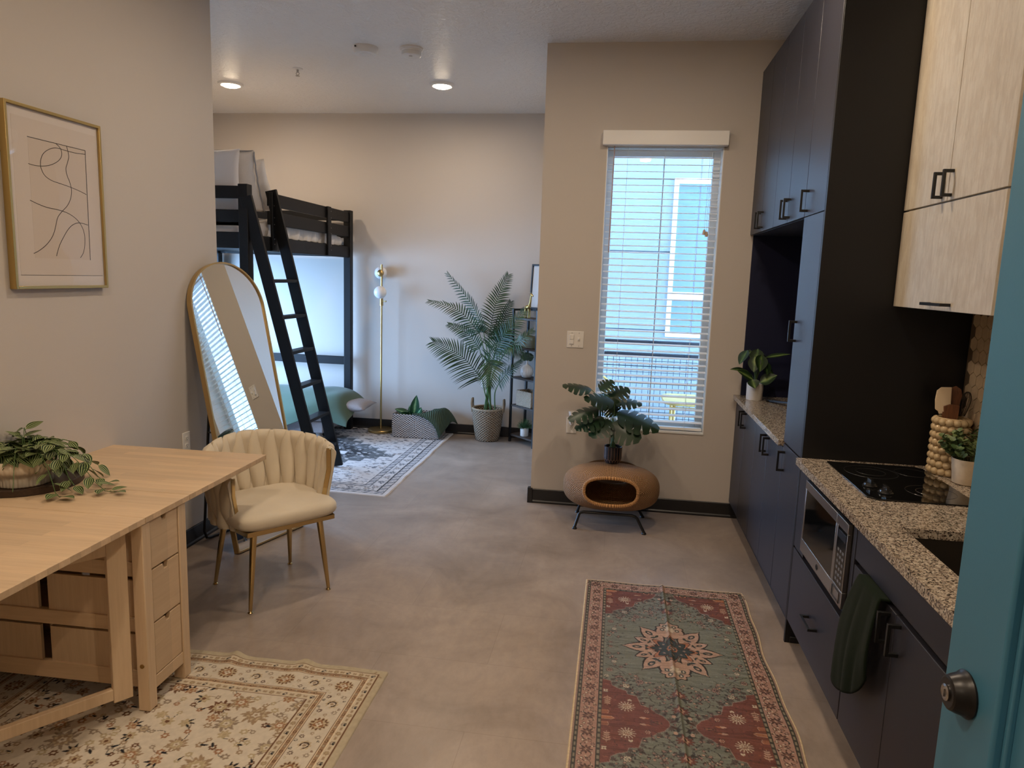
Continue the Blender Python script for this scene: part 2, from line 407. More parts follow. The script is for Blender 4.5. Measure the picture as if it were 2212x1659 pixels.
struct(MB().box((XO-T,4.06-T,0),(XO,OY0,ZC)).box((XO-T,OY1,0),(XO,YF+T,ZC)).box((XO-T,OY0,0),(XO,OY1,OZ0)).box((XO-T,OY0,OZ1),(XO,OY1,ZC)).build('wall_outer',M['wall']))
struct(MB().box((XR,-1.5,0),(XR+T,YW+.2,ZC)).build('wall_right',M['wall']))
struct(MB().box((XL,0,0),(-.46,.12,ZC)).box((.585,0,0),(XR,.12,ZC)).box((-.46,0,2.12),(.585,.12,ZC)).build('wall_front',M['wall']))
struct(MB().box((XL-T,-1.62,0),(XR+T,-1.5,ZC)).build('wall_hall',M['wall']))
# baseboards: tall black vinyl base with a small toe
def base(name,pts):
    mb=MB()
    for (a,b,nrm) in pts:
        a=V(a); b=V(b); n=V(nrm)
        prof=[(0,0),(.016,0),(.016,.012),(.009,.02),(.009,.098),(.006,.102),(0,.102)]
        vs=[]; 
        for p in (a,b):
            for (d,z) in prof: vs.append((p.x+n.x*d,p.y+n.y*d,z))
        k=len(prof); fs=[(i,(i+1)%k,k+(i+1)%k,k+i) for i in range(k)]+[tuple(range(k-1,-1,-1)),tuple(range(k,2*k))]
        mb.add(vs,fs)
    return struct(mb.build(name,M['black'],smooth=30))
base('baseboard_left',[((XL,-1.4,0),(XL,4.06,0),(1,0,0)),((XL,4.06,0),(XO,4.06,0),(0,1,0))])
base('baseboard_far',[((XO,YF,0),(-.55,YF,0),(0,-1,0))])
base('baseboard_window',[((-.55,YW,0),(.9,YW,0),(0,-1,0))])
base('baseboard_partition',[((-.55,YW,0),(-.55,YF,0),(-1,0,0))])
struct(MB().box((-.572,YW-.018,0),(-.548,YW+.02,.112)).box((-.572,YW-.02,0),(-.535,YW-.012,.112)).build('trim_1',M['black'],bevel=.003))

# window in the right-hand wall, with white vinyl frame
wf=MB(); y0,y1=YW+.12,YW+.18
for a in (((WX0,y0,WZ0),(WX0+.05,y1,WZ1)),((WX1-.05,y0,WZ0),(WX1,y1,WZ1)),((WX0+.05,y0,WZ0),(WX1-.05,y1,WZ0+.05)),((WX0+.05,y0,WZ1-.05),(WX1-.05,y1,WZ1))): wf.box(*a)
w1=struct(wf.build('window_1',M['white'],bevel=.004))
MB().box((WX0+.05,YW+.148,WZ0+.05),(WX1-.05,YW+.152,WZ1-.05)).build('glass',M['glass'],w1)
rv=MB()   # painted reveal liner and sill
rv.box((WX0,YW-.002,WZ0),(WX0+.006,y0,WZ1)).box((WX1-.006,YW-.002,WZ0),(WX1,y0,WZ1)).box((WX0,YW-.002,WZ1-.006),(WX1,y0,WZ1)).box((WX0,YW-.006,WZ0),(WX1,y0,WZ0+.012))
rv.build('sill',M['white'],w1)
# big glazed opening in the far room's outer wall (daylight under the loft bed)
wf=MB(); x0,x1=XO-.10,XO-.04
for a in (((x0,OY0,OZ0),(x1,OY0+.05,OZ1)),((x0,OY1-.05,OZ0),(x1,OY1,OZ1)),((x0,OY0+.05,OZ0),(x1,OY1-.05,OZ0+.05)),((x0,OY0+.05,OZ1-.05),(x1,OY1-.05,OZ1)),((x0,5.68,OZ0+.05),(x1,5.72,OZ1-.05))): wf.box(*a)
w2=struct(wf.build('window_2',M['white'],bevel=.004))
MB().box((XO-.075,OY0+.05,OZ0+.05),(XO-.072,OY1-.05,OZ1-.05)).build('glass',M['glass'],w2)

# teal entrance door, swung open beside the camera
DX=.524; d0,d1=.20,1.10
dm=MB(); st=.145
dm.box((DX,d1-st,.01),(DX+.045,d1,2.08)).box((DX,d0,.01),(DX+.045,d0+st,2.08))
dm.box((DX,d0+st,.01),(DX+.045,d1-st,.24)).box((DX,d0+st,1.94),(DX+.045,d1-st,2.08)).box((DX+.020,d0+st,.24),(DX+.032,d1-st,1.94))
door=struct(dm.build('door_1',M['teal'],bevel=.005),'teal painted panelled entrance door with a dark round deadbolt, standing open')
bv=MB()
for (a,b) in (((DX+.012,d1-st-.010,.24),(DX+.022,d1-st,1.94)),((DX+.012,d0+st,.24),(DX+.022,d0+st+.010,1.94))): bv.box(a,b)
bv.build('panel_moulding',M['teal'],door,bevel=.003)
RX=Matrix.Rotation(-PI/2,4,'Y')   # lathe axis pointing to -X
db=MB(); db.lathe([(.033,0),(.034,.003),(.032,.006),(.030,.008),(.027,.018),(.024,.025),(.021,.027),(.0,.027)],32,M=Matrix.Translation((DX,1.031,1.05))@RX,cap1=False)
dbo=db.build('deadbolt',M['bronze'],door,smooth=30)
kb=MB(); kb.lathe([(.011,0),(.012,.003),(.009,.0045),(0,.003)],20,M=Matrix.Translation((DX-.0265,1.031,1.05))@RX,cap1=False); kb.box((DX-.0318,1.0295,1.044),(DX-.0305,1.0325,1.056))
kb.build('keyhole',M['steel'],dbo,smooth=30)
lv=MB(); lv.lathe([(.032,0),(.033,.005),(.028,.012),(.012,.016),(.012,.05),(0,.05)],28,M=Matrix.Translation((DX,1.031,.888))@RX,cap1=False)
lv.tube([(DX-.045,1.031,.888),(DX-.05,1.0,.889),(DX-.05,.92,.887)],[.011,.010,.008],12)
lv.build('lever_handle',M['bronze'],door,smooth=40)

# ------------------------------------------------------------------ light
w=bpy.data.worlds.new('sky'); SC.world=w; w.use_nodes=True; bg=w.node_tree.nodes['Background']
bg.inputs[0].default_value=SKYCOL; bg.inputs[1].default_value=SKY
def downlight(x,y,label,power,col=(1,.80,.60),vis=True):
    t=thing('ceiling_downlight',label,'ceiling light',(x,y,ZC),0,'round recessed ceiling downlights')
    MB().lathe([(.074,-.016),(.080,-.020),(.098,-.016),(.104,0)],40,(x,y,ZC),cap0=False,cap1=False).build('trim_ring',M['whiteplastic'],t,smooth=40)
    MB().lathe([(0,-.036),(.03,-.0345),(.055,-.029),(.069,-.021),(.075,-.012),(0,-.010)],32,(x,y,ZC),cap0=False,cap1=False).build('lens',M['lens'],t,smooth=60)
    l=bpy.data.lights.new('downlight_lamp','AREA'); l.shape='DISK'; l.size=.13; l.energy=power; l.color=col
    lo=bpy.data.objects.new('downlight_lamp',l); COL.objects.link(lo); lo.location=(x,y,ZC-.042); lo.parent=t; lo.matrix_parent_inverse=WM[t.name].inverted()
    return t
downlight(-3.333,5.918,'lit round downlight in the ceiling, near the wall edge above the loft bed',FARP)
downlight(-1.515,5.98,'lit round downlight in the ceiling beyond the two smoke detectors',FARP)
for (x,y,p_),wh in zip(FRONTL,('birch table by the entrance','entrance door and sink','cream chair and leaning mirror','far end of the kitchen rug')):
    downlight(x,y,'round downlight in the ceiling above the '+wh,p_)
hl=bpy.data.lights.new('fill_light','AREA'); hl.shape='DISK'; hl.size=.25; hl.energy=FILLP; hl.color=(1,.82,.63); ho=bpy.data.objects.new('fill_light',hl); COL.objects.link(ho); ho.location=(0,-.75,2.9)  # unseen fill light without a fixture, added behind the camera to brighten front faces
def portal(loc,rot,sx,sy):
    l=bpy.data.lights.new('window_portal','AREA'); l.shape='RECTANGLE'; l.size=sx; l.size_y=sy; l.cycles.is_portal=True
    o=bpy.data.objects.new('window_portal',l); COL.objects.link(o); o.location=loc; o.rotation_euler=rot
portal((XO-.02,(OY0+OY1)/2,(OZ0+OZ1)/2),(0,-PI/2,0),OZ1-OZ0,OY1-OY0)
portal(((WX0+WX1)/2,YW+.11,(WZ0+WZ1)/2),(-PI/2,0,0),WX1-WX0,WZ1-WZ0)
# ceiling fittings
t=thing('smoke_detector','large white domed smoke detector on the ceiling, with slightly tilted rim','smoke detector',(-1.82,5.02,ZC),0,'smoke detectors on the ceiling')
MB().lathe([(.088,0),(.088,-.012),(.084,-.03),(.074,-.046),(.06,-.05),(.05,-.05),(.047,-.053),(.03,-.055),(0,-.055)],40,(-1.82,5.02,ZC),cap0=False,cap1=False).build('housing',M['whiteplastic'],t,smooth=35)
MB().box((-1.868,4.932,ZC-.02),(-1.856,4.938,ZC-.011)).build('vent_slot',M['black'],t)
t=thing('smoke_detector','small white two-tier smoke detector on the ceiling, nearer the window wall','smoke detector',(-1.5,5.05,ZC),0,'smoke detectors on the ceiling')
MB().lathe([(.08,0),(.08,-.010),(.076,-.013),(.068,-.014)],40,(-1.5,5.05,ZC),cap0=False,cap1=False).build('base_plate',M['whiteplastic'],t,smooth=35)
MB().lathe([(.070,-.012),(.070,-.022),(.067,-.024),(.067,-.03),(.068,-.032),(.066,-.05),(.058,-.056),(0,-.057)],40,(-1.5,5.05,ZC),cap0=False,cap1=False).build('housing',M['whiteplastic'],t,smooth=35)
MB().lathe([(.012,-.056),(.012,-.059),(0,-.059)],16,(-1.5,5.03,ZC),cap0=False,cap1=False).build('test_button',M['steel'],t,smooth=35)
t=thing('ceiling_sprinkler','small fire sprinkler head with white rose on the ceiling','sprinkler',(-2.543,5.507,ZC))
MB().lathe([(.04,0),(.038,-.006),(.02,-.009),(0,-.009)],28,(-2.543,5.507,ZC),cap0=False,cap1=False).build('rose',M['whiteplastic'],t,smooth=40)
sp=MB(); sp.cyl((-2.543,5.507,ZC-.005),(-2.543,5.507,ZC-.03),.008,10)
for s in (-1,1): sp.tube([(-2.543+s*.008,5.507,ZC-.028),(-2.543+s*.014,5.507,ZC-.038),(-2.543,5.507,ZC-.052)],.0025,6)
sp.lathe([(0,-.054),(.016,-.054),(.016,-.057),(0,-.057)],16,(-2.543,5.507,ZC),cap0=False,cap1=False)
sp.build('sprinkler_head',M['steel'],t,smooth=40)

# ------------------------------------------------------------------ beyond the window
M['siding']=simple('pale_stucco',BLD,.9,bump=.5,bscale=60)
M['extframe']=simple('exterior_white',(.85,.87,.88,1),.5)
M['extglass']=simple('blue_window_glass',(.16,.22,.26,1),.25,spec=.15)
M['rail']=simple('black_railing',(.012,.013,.02,1),.5)
M['yellow']=simple('yellow_metal',(.88,.62,.20,1),.45)
b=thing('neighbour_building','pale stucco building seen through the window blinds, with a tall white framed window','building',(1,8.5,-.4))
mb=MB(); xs=[-3.2,-1.2,.437,2.2,4.2]; zs=[-.4,.62,1.05,1.95,2.76,3.7,9]
mb.box((-8,8.53,-.6),(12,8.7,9))
for i in range(4):
    for j in range(6): mb.box((xs[i]+.006,8.5,zs[j]+.006),(xs[i+1]-.006,8.54,zs[j+1]-.006))
mb.build('facade',M['siding'],b)
fr=MB(); X0,X1=.565,1.55
for a in (((X0,8.46,.98),(X0+.05,8.52,2.77)),((X1-.05,8.46,.98),(X1,8.52,2.77)),((X0+.05,8.46,.98),(X1-.05,8.52,1.03)),((X0+.05,8.46,2.71),(X1-.05,8.52,2.77)),((X0+.05,8.46,1.41),(X1-.05,8.52,1.5))): fr.box(*a)
fo=fr.build('window_frame',M['extframe'],b,bevel=.004)
MB().box((X0+.04,8.49,1.5),(X1-.04,8.498,2.72)).box((X0+.04,8.49,1.03),(X1-.04,8.498,1.41)).build('window_pane',M['extglass'],fo)
struct(MB().box((-.41,5.2,-.15),(4.3,8.5,-.02)).build('balcony_floor',simple('balcony_concrete',(.45,.45,.44,1),.9,bump=.3)))
struct(MB().box((-.41,5.19,3.16),(8,8.1,3.36)).build('sky_blocker',bpy.data.materials['balcony_concrete']))  # unseen slab added overhead to cut the sky light on blinds and wall
struct(MB().box((-.6,5.2,-.7),(12,8.5,-.6)).build('ground_light_block',simple('dark_ground',(.10,.10,.10,1),.95)))  # unseen dark ground, added to block sky light coming from below
struct(MB().box((XO-6,2,-.6),(XO-T-.02,9,-.4)).build('ground',simple('outside_ground',(.42,.42,.40,1),.95)))
r=thing('balcony_railing','black balcony railing with two top rails and wire mesh, outside the window','railing',(.9,6.4,-.02))
MB().box((-.40,6.37,1.055),(3,6.43,1.095)).box((-.40,6.37,.945),(3,6.43,.985)).box((-.40,6.38,.06),(3,6.42,.10)).build('rail',M['rail'],r)
ms=MB()
for i in range(64): x=-.38+i*.053; ms.box((x-.0022,6.398,.10),(x+.0022,6.402,.945))
for i in range(17): z=.10+i*.051; ms.box((-.4,6.3955,z-.0022),(3,6.4,z+.0022))
ms.build('wire_mesh',M['rail'],r)
for x in (-.38,1.3,2.98): MB().box((x-.02,6.38,-.02),(x+.02,6.42,1.06)).build('post',M['rail'],r)
t=thing('patio_table','yellow metal patio table with rounded top, out on the balcony','table',(.85,6.0,-.02))
pts=[]
for (cx,cy,a0) in ((1.25,6.13,0),(.53,6.13,90),(.53,5.87,180),(1.25,5.87,270)):
    for k in range(7): a=math.radians(a0+k*15); pts.append((cx+.12*math.cos(a),cy+.12*math.sin(a)))
MB().prism(pts,.635,.66).build('tabletop',M['yellow'],t,bevel=.004)
MB().box((.47,5.82,.59),(1.31,5.84,.612)).box((.47,6.16,.59),(1.31,6.18,.612)).build('apron',M['yellow'],t)
for x,y in ((.5,5.85),(.5,6.15),(1.28,5.85),(1.28,6.15)): MB().tube([(x,y,.635),(x,y,-.02)],.013,10).build('leg',M['yellow'],t,smooth=40)
t=thing('patio_chair','yellow metal patio chair on the balcony, at the left edge of the window','chair',(-.18,6.0,-.02))
MB().box((-.36,5.84,.41),(-.02,6.18,.43)).build('seat',M['yellow'],t,bevel=.004)
MB().tube([(-.345,6.17,.42),(-.345,6.18,.74),(-.30,6.18,.78),(-.08,6.18,.78),(-.035,6.18,.74),(-.035,6.17,.42)],.012,8).tube([(-.345,6.18,.6),(-.035,6.18,.6)],.01,8).build('backrest',M['yellow'],t,smooth=40)
for x,y in ((-.345,5.855),(-.035,5.855),(-.345,6.165),(-.035,6.165)): MB().tube([(x,y,.42),(x,y,-.02)],.011,8).build('leg',M['yellow'],t,smooth=40)
# blinds
t=thing('window_blind','white horizontal slat blind with valance hanging in the tall window','blind',((WX0+WX1)/2,YW-.03,2.58))
MB().box((-.153,YW-.062,2.497),(.654,YW-.004,2.588)).build('valance',M['blind'],t,bevel=.003)
sl=MB(); nsl=42
for i in range(nsl):
    z=2.475-i*.0445; a=math.radians(8)
    for sx in (0,):
        prof=[(-.025,-.001),(-.012,.0015),(.0,.0022),(.012,.0015),(.025,-.001)]
        vs=[]
        for x in (WX0+.012,WX1-.012):
            for (dy,dz) in prof: vs.append((x,YW+.045+dy*math.cos(a),z+dz+dy*math.sin(a)))
            for (dy,dz) in reversed(prof): vs.append((x,YW+.045+dy*math.cos(a),z+dz-.002+dy*math.sin(a)))
        k=10; sl.add(vs,[(q,(q+1)%k,k+(q+1)%k,k+q) for q in range(k)]+[tuple(range(k-1,-1,-1)),tuple(range(k,2*k))])
sl.build('slats',M['blind'],t,smooth=50)
MB().box((WX0+.012,YW+.022,.594),(WX1-.012,YW+.07,.612)).build('bottom_rail',M['blind'],t,bevel=.004)
cd=MB()
for x in (WX0+.14,(WX0+WX1)/2+.005,WX1-.13):
    for y in (YW+.0185,YW+.0715): cd.tube([(x,y,2.5),(x,y,.60)],.0011,5)
    for dx in (0,): cd.tube([(x,YW+.018,.60),(x-.02,YW+.0,.57),(x+.02,YW+.0,.555),(x+.022,YW+.01,.6)],.0009,5)
for dx in (0,.012): cd.tube([(WX1-.075-dx,YW-.004,2.5),(WX1-.08-dx,YW-.004,1.955)],.0011,5)
cd.build('cord',M['blind'],t,smooth=60)
wd=MB().tube([(WX0+.05,YW-.002,2.5),(WX0+.045,YW-.002,1.80)],.004,6); wd.build('tilt_wand',simple('pink_wand',(.55,.36,.28,1),.3),t,smooth=60)
tb=MB()
for dx,dz in ((0,0),(.016,-.012)): tb.lathe([(.003,.022),(.008,.016),(.011,-.004),(.009,-.014),(0,-.014)],12,(WX1-.092+dx,YW-.004,1.945+dz),cap1=False)
tb.build('cord_tassel',simple('tassel_wood',(.55,.42,.30,1),.5),t,smooth=50)

# switch plate and outlets on the wall
def plate(name,label,cat,c,axis,w_,h_):
    t=thing(name,label,cat,c)
    return t
sx,sz=-.277,1.197
t=thing('light_switch','white double light switch plate on the wall beside the window','light switch',(sx,YW,sz))
MB().box((sx-.058,YW-.006,sz-.058),(sx+.058,YW,sz+.058)).build('cover_plate',M['whiteplastic'],t,bevel=.003)
MB().box((sx-.040,YW-.012,sz+.002),(sx-.010,YW-.004,sz+.033)).build('rocker',M['whiteplastic'],t,bevel=.002)
MB().box((sx-.040,YW-.012,sz-.033),(sx-.010,YW-.004,sz-.002)).build('rocker',M['whiteplastic'],t,bevel=.002)
MB().box((sx+.020,YW-.018,sz-.002),(sx+.030,YW-.004,sz+.012)).box((sx+.017,YW-.008,sz-.014),(sx+.033,YW-.004,sz+.014)).build('toggle',M['whiteplastic'],t,bevel=.002)
for x in (-.025,.025):
    for z in (-.045,.045): MB().cyl((sx+x,YW-.0075,sz+z),(sx+x,YW-.004,sz+z),.003,8).build('screw',M['steel'],t)
def outlet(c,nx,ny,label):
    """duplex outlet on a wall whose normal is (nx,ny)"""
    t=thing('wall_outlet',label,'power outlet',c)
    R=Matrix.Translation(c)@Matrix.Rotation(math.atan2(ny,nx)+PI/2,4,'Z')   # local -Y is the outward normal
    MB().box((-.036,-.006,-.058),(.036,0,.058),R).build('cover_plate',M['whiteplastic'],t,bevel=.003)
    for s in (-1,1):
        z=s*.021
        o=MB().prism([(.0165*math.cos(a)*1.0,max(-.0135,min(.0135,.0175*math.sin(a)))) for a in [2*PI*k/24 for k in range(24)]],0,.003,R@Matrix.Translation((0,-.0055,z))@Matrix.Rotation(PI/2,4,'X')).build('socket',M['whiteplastic'],t)
        h=MB(); h.box((-.0075,-.0092,z-.001),(-.0055,-.008,z+.008),R).box((.0055,-.0092,z-.001),(.0075,-.008,z+.007),R); h.cyl(R@V((0,-.0092,z-.007)),R@V((0,-.008,z-.007)),.0026,10)
        h.build('slot',M['black'],o)
    return t
outlet((-.277,YW,.588),0,-1,'white outlet on the window wall behind the monstera leaves, with a plug-in night light')
outlet((-1.285,YF,.555),0,-1,'white outlet low on the far wall behind the palm stems')
outlet((XL,3.677,.62),1,0,'white outlet on the left wall beside the leaning mirror')
t=thing('night_light','white plug-in night light standing in the upper socket of the window wall outlet','night light',(-.277,YW-.01,.63))
nl=MB(); nl.grid(lambda u,w: (-.275+ (.024*(1-.25*math.sin(PI*w)) * (1 if w>.22 else .35+.65*w/.22))*math.cos(2*PI*u), YW-.030+.021*math.sin(2*PI*u), .598+.095*w),20,14,wrapu=True)
nl.build('body',M['whiteplastic'],t,smooth=60)
MB().cyl((-.275,YW-.056,.615),(-.275,YW-.050,.615),.006,14).build('sensor',simple('sensor_grey',(.3,.3,.3,1),.3),t,smooth=40)
# ------------------------------------------------------------------ kitchen run on the right
XF=.84; G=.0018
def front(parent,name,y0,y1,z0,z1,mat,x=XF,bev=.0015):
    return MB().box((x,y0+G,z0+G),(x+.019,y1-G,z1-G)).build(name,mat,parent,bevel=bev)
def pull(parent,y,z0,z1,x=XF,name='handle'):
    """vertical square bar pull standing 34 mm off the door"""
    s=.0055; mb=MB()
    mb.box((x-.036,y-s,z0),(x-.026,y+s,z1)).box((x-.027,y-s,z0),(x,y+s,z0+.011)).box((x-.027,y-s,z1-.011),(x,y+s,z1))
    return mb.build(name,M['handle'],parent,bevel=.001)
def hpull(parent,y0,y1,z,x=XF,name='handle'):
    s=.0055; mb=MB()
    mb.box((x-.036,y0,z-s),(x-.026,y1,z+s)).box((x-.027,y0,z-s),(x,y0+.011,z+s)).box((x-.027,y1-.011,z-s),(x,y1,z+s))
    return mb.build(name,M['handle'],parent,bevel=.001)
ZT,ZU,ZK,ZD=.87,1.935,.125,2.96
def carcass(parent,y0,y1,z0,z1,x0=XF+.021,x1=XR-.002,mat=None,toe=False):
    mb=MB().box((x0,y0+.0006,z0),(x1,y1-.0006,z1))
    if toe: mb.box((.90,y0+.0006,.001),(x1,y1-.0006,z0))
    return mb.build('carcass',mat or M['navy'],parent)
PA=(4.27,4.978); PB=(3.576,4.27)
for (nm,(a,b),zz,lab) in (('wall_cabinet',PA,(ZU,ZD),'charcoal upper cabinet pair beside the window wall, above the open niche'),('wall_cabinet',PB,(ZU,ZD),'charcoal upper cabinet pair above the niche, next to the tall column')):
    t=thing(nm,lab,'kitchen cabinet',((XF+XR)/2,(a+b)/2,zz[0]),0,'charcoal upper cabinets'); carcass(t,a,b,*zz)
    m=(a+b)/2
    for (p,q,hy) in ((a,m,m-.04),(m,b,m+.04)):
        d=front(t,'door',p,q,zz[0],zz[1],M['navy']); pull(d,hy,1.955,2.055)
for (nm,(a,b),lab) in (('base_cabinet',PA,'charcoal base cabinet pair at the far end of the counter, against the window wall'),('base_cabinet',PB,'charcoal base cabinet pair under the far counter, next to the tall column')):
    t=thing(nm,lab,'kitchen cabinet',((XF+XR)/2,(a+b)/2,0),0,'charcoal base cabinets'); carcass(t,a,b,ZK,ZT-.031,toe=True)
    m=(a+b)/2
    for (p,q,hy) in ((a,m,m-.04),(m,b,m+.04)):
        d=front(t,'door',p,q,ZK-.01,ZT-.033,M['navy']); pull(d,hy,.715,.815)
# tall column with black end panel
Y0,Y1=3.22,3.574
t=thing('tall_cabinet','tall charcoal cabinet column with three doors and a black end panel facing the stove','kitchen cabinet',((XF+XR)/2,(Y0+Y1)/2,0))
carcass(t,Y0+.02,Y1,ZK,ZD,toe=True)
MB().box((XF,Y0,.0),(XR-.002,Y0+.0195,ZD)).build('end_panel',M['panel'],t,bevel=.001)
MB().box((XF+.021,Y0-.004,0),(XF+.09,Y0+.024,.03)).build('foot_cap',M['black'],t,bevel=.003)
for (a,b,h) in ((ZK-.01,ZT-.012,(.725,.825)),(ZT-.008,ZU-.0,(1.355,1.455)),(ZU,ZD,(1.955,2.055))):
    d=front(t,'door',Y0+.02,Y1,a,b,M['navy']); pull(d,Y1-.045,*h)
# open niche lining
t=thing('niche_lining','dark navy back and side panels lining the open niche above the far counter','panel',((XF+XR)/2,4.27,ZT))
MB().box((XR-.02,3.576,ZT+.001),(XR-.002,4.978,ZU-.001)).build('back_panel',M['niche'],t)
MB().box((XF+.02,4.962,ZT+.001),(XR-.02,4.978,ZU-.001)).build('side_panel',M['niche'],t)
# counters
MB().box((XF-.025,3.577,ZT-.03),(XR-.003,4.977,ZT)).build('countertop',M['granite'],bevel=.002)
tag(bpy.data.objects['countertop'],'speckled granite countertop of the far niche, under the potted plant','countertop','granite countertops')
YS0,YS1,XS0,XS1=1.62,2.335,.935,1.33; YN=1.30
cm=MB(); z0,z1=ZT-.03,ZT
cm.box((XF-.025,YS1,z0),(XR-.003,Y0-.002,z1)).box((XF-.025,YN,z0),(XR-.003,YS0,z1)).box((XF-.025,YS0,z0),(XS0,YS1,z1)).box((XS1,YS0,z0),(XR-.003,YS1,z1))
tag(cm.build('countertop',M['granite']),'speckled granite countertop holding the black cooktop and the sink','countertop','granite countertops')
# sink basin
t=thing('kitchen_sink','dark undermounted kitchen sink basin let into the near granite counter','sink',((XS0+XS1)/2,(YS0+YS1)/2,ZT-.24))
bm_=MB(); e=.012; zb=ZT-.235
bm_.box((XS0-e,YS0-e,zb),(XS1+e,YS1+e,zb+.006)).box((XS0-e,YS0-e,zb),(XS0-.002,YS1+e,z0-.001)).box((XS1+.002,YS0-e,zb),(XS1+e,YS1+e,z0-.001)).box((XS0-e,YS0-e,zb),(XS1+e,YS0-.002,z0-.001)).box((XS0-e,YS1+.002,zb),(XS1+e,YS1+e,z0-.001))
bm_.build('basin',simple('dark_steel_sink',(.10,.085,.07,1),.35,metal=.8),t)
MB().lathe([(.045,0),(.042,.003),(.02,.001),(0,.001)],24,(1.13,1.98,zb+.0065),cap0=False,cap1=False).build('drain',M['steel'],t,smooth=40)
# microwave cabinet
a,b=2.452,Y0-.002
t=thing('microwave_cabinet','charcoal base cabinet with a built-in microwave and one deep drawer','kitchen cabinet',((XF+XR)/2,(a+b)/2,0))
MB().box((.93,a+.001,.001),(XR-.002,b-.001,ZK)).box((XF+.021,a+.001,ZK),(XR-.002,b-.001,.47)).box((XF+.021,a+.001,.822),(XR-.002,b-.001,z0-.001)).box((1.3,a+.001,.47),(XR-.002,b-.001,.822)).box((XF+.021,a+.001,.47),(1.3,a+.018,.822)).box((XF+.021,b-.018,.47),(1.3,b-.001,.822)).build('carcass',M['navy'],t)
front(t,'front_rail',a,b,.822,z0-.003,M['navy'])
MB().box((XF,a+.002,.47),(XF+.019,2.486,.82)).build('side_stile',M['navy'],t,bevel=.001)
MB().box((XF,3.062,.47),(XF+.019,b-.002,.82)).build('side_stile',M['navy'],t,bevel=.001)
d=front(t,'drawer',a,b,ZK-.01,.462,M['navy']); hpull(d,2.77,2.90,.285)
# microwave
my0,my1,mz0,mz1=2.492,3.057,.508,.815
t=thing('microwave_oven','built-in stainless steel microwave oven under the granite counter','microwave',(1.05,(my0+my1)/2,mz0))
MB().box((XF+.004,my0+.004,mz0+.003),(1.28,my1-.004,mz1-.003)).build('housing',M['black'],t)
fy=2.622
fm=MB(); bx=XF-.016
def framebox(mb,y0,y1,z0,z1,w_,x0,x1,top=None):
    tw=top or w_
    mb.box((x0,y0,z0),(x1,y1,z0+w_)).box((x0,y0,z1-tw),(x1,y1,z1)).box((x0,y0,z0+w_),(x1,y0+.006,z1-tw)).box((x0,y1-.018,z0+w_),(x1,y1,z1-tw))
framebox(fm,fy,my1,mz0,mz1,.055,bx,XF+.004,.036)
dd=fm.build('door',M['steel'],t,bevel=.0015)
MB().box((bx+.002,fy+.006,mz0+.055),(XF+.002,my1-.018,mz1-.036)).build('door_glass',M['darkglass'],dd)
lg=MB().tube([(bx-.0006,2.80+.011*math.cos(q),mz0+.027+.011*math.sin(q)) for q in [2*PI*k/20 for k in range(20)]],.0012,5,closed=True)
lg.tube([(bx-.0006,2.80+.005*math.cos(q),mz0+.027+.006*math.sin(q)) for q in [2*PI*k/12 for k in range(12)]],.001,5,closed=True)
lg.build('round_badge',M['black'],dd)
pm=MB(); framebox(pm,my0,fy-.002,mz0,mz1,.06,bx,XF+.004,.036); po=pm.build('control_frame',M['steel'],t,bevel=.0015)
MB().box((bx+.001,my0+.006,mz0+.06),(XF+.002,fy-.020,mz1-.036)).build('control_panel',M['darkglass'],po)
MB().box((bx+.0002,my0+.015,mz1-.075),(bx+.0012,fy-.03,mz1-.048)).build('display',simple('dim_display',(.02,.03,.05,1),.2),po)
kb=MB()
for i in range(6):
    for j in range(3): 
        y=my0+.022+j*.026; z=mz0+.075+i*.022; kb.box((bx+.0002,y,z),(bx+.0012,y+.016,z+.010))
kb.build('keypad',simple('grey_keys',(.16,.16,.17,1),.4),po)
MB().tube([(bx-.002,my0+.022,mz0+.012),(bx-.002,fy-.028,mz0+.012),(bx-.002,fy-.028,mz0+.05),(bx-.002,my0+.022,mz0+.05)],.0014,6,closed=True).build('open_button',M['black'],po)
# sink base
a,b=1.60,2.448
t=thing('sink_cabinet','charcoal sink base cabinet with two doors and a false front, green towel over it','kitchen cabinet',((XF+XR)/2,(a+b)/2,0))
MB().box((.93,a,.001),(XR-.002,b,ZK)).box((XF+.021,a,ZK),(XR-.002,b,.60)).box((XF+.021,a,.60),(.90,b,z0-.001)).build('carcass',M['navy'],t)
front(t,'false_front',a,b,.712,z0-.003,M['navy'])
m=2.075
for (p,q,hy) in ((a,m,m-.04),(m,b,m+.04)):
    d=front(t,'door',p,q,ZK-.01,.696,M['navy']); pull(d,hy,.585,.682)
t=thing('base_cabinet','charcoal base cabinet nearest the door, mostly hidden by it','kitchen cabinet',((XF+XR)/2,1.48,0),0,'charcoal base cabinets')
carcass(t,1.302,1.598,ZK,z0-.001,toe=True); front(t,'door',1.302,1.598,ZK-.01,z0-.003,M['navy'])
# towel
t=thing('dish_towel','dark green towel hanging over the sink cabinet door','towel',(XF-.02,2.22,.70))
def tow(u,w):
    # u across (0 near..1 far), w from inside fold over the door edge down to the hem
    L=.50*w
    yb=2.132+.185*u
    if w<.10: return (XF+.012-.03*w/.1, yb, (.7035)+.002*math.sin(w/.1*PI/2))
    k=(w-.1)/.9
    ln=.315+.145*u-.10*abs(2*u-1)**4*(1 if u>.5 else .6)
    y=yb+(.006*(1-u)+.115*u)*k**.8+.02*math.sin(PI*k)*(u-.5)
    f=.010*math.sin(u*8+1.1)*k**.6+.004*math.sin(u*19+3*k)*k
    return (XF-.022-.012*math.sin(k*PI*.9)-abs(f)-.014*k*(1-abs(2*u-1)**3), y, .708-ln*k)
MB().grid(tow,30,40).build('cloth',M['towel'],t,smooth=180,solid=.007,offset=1)
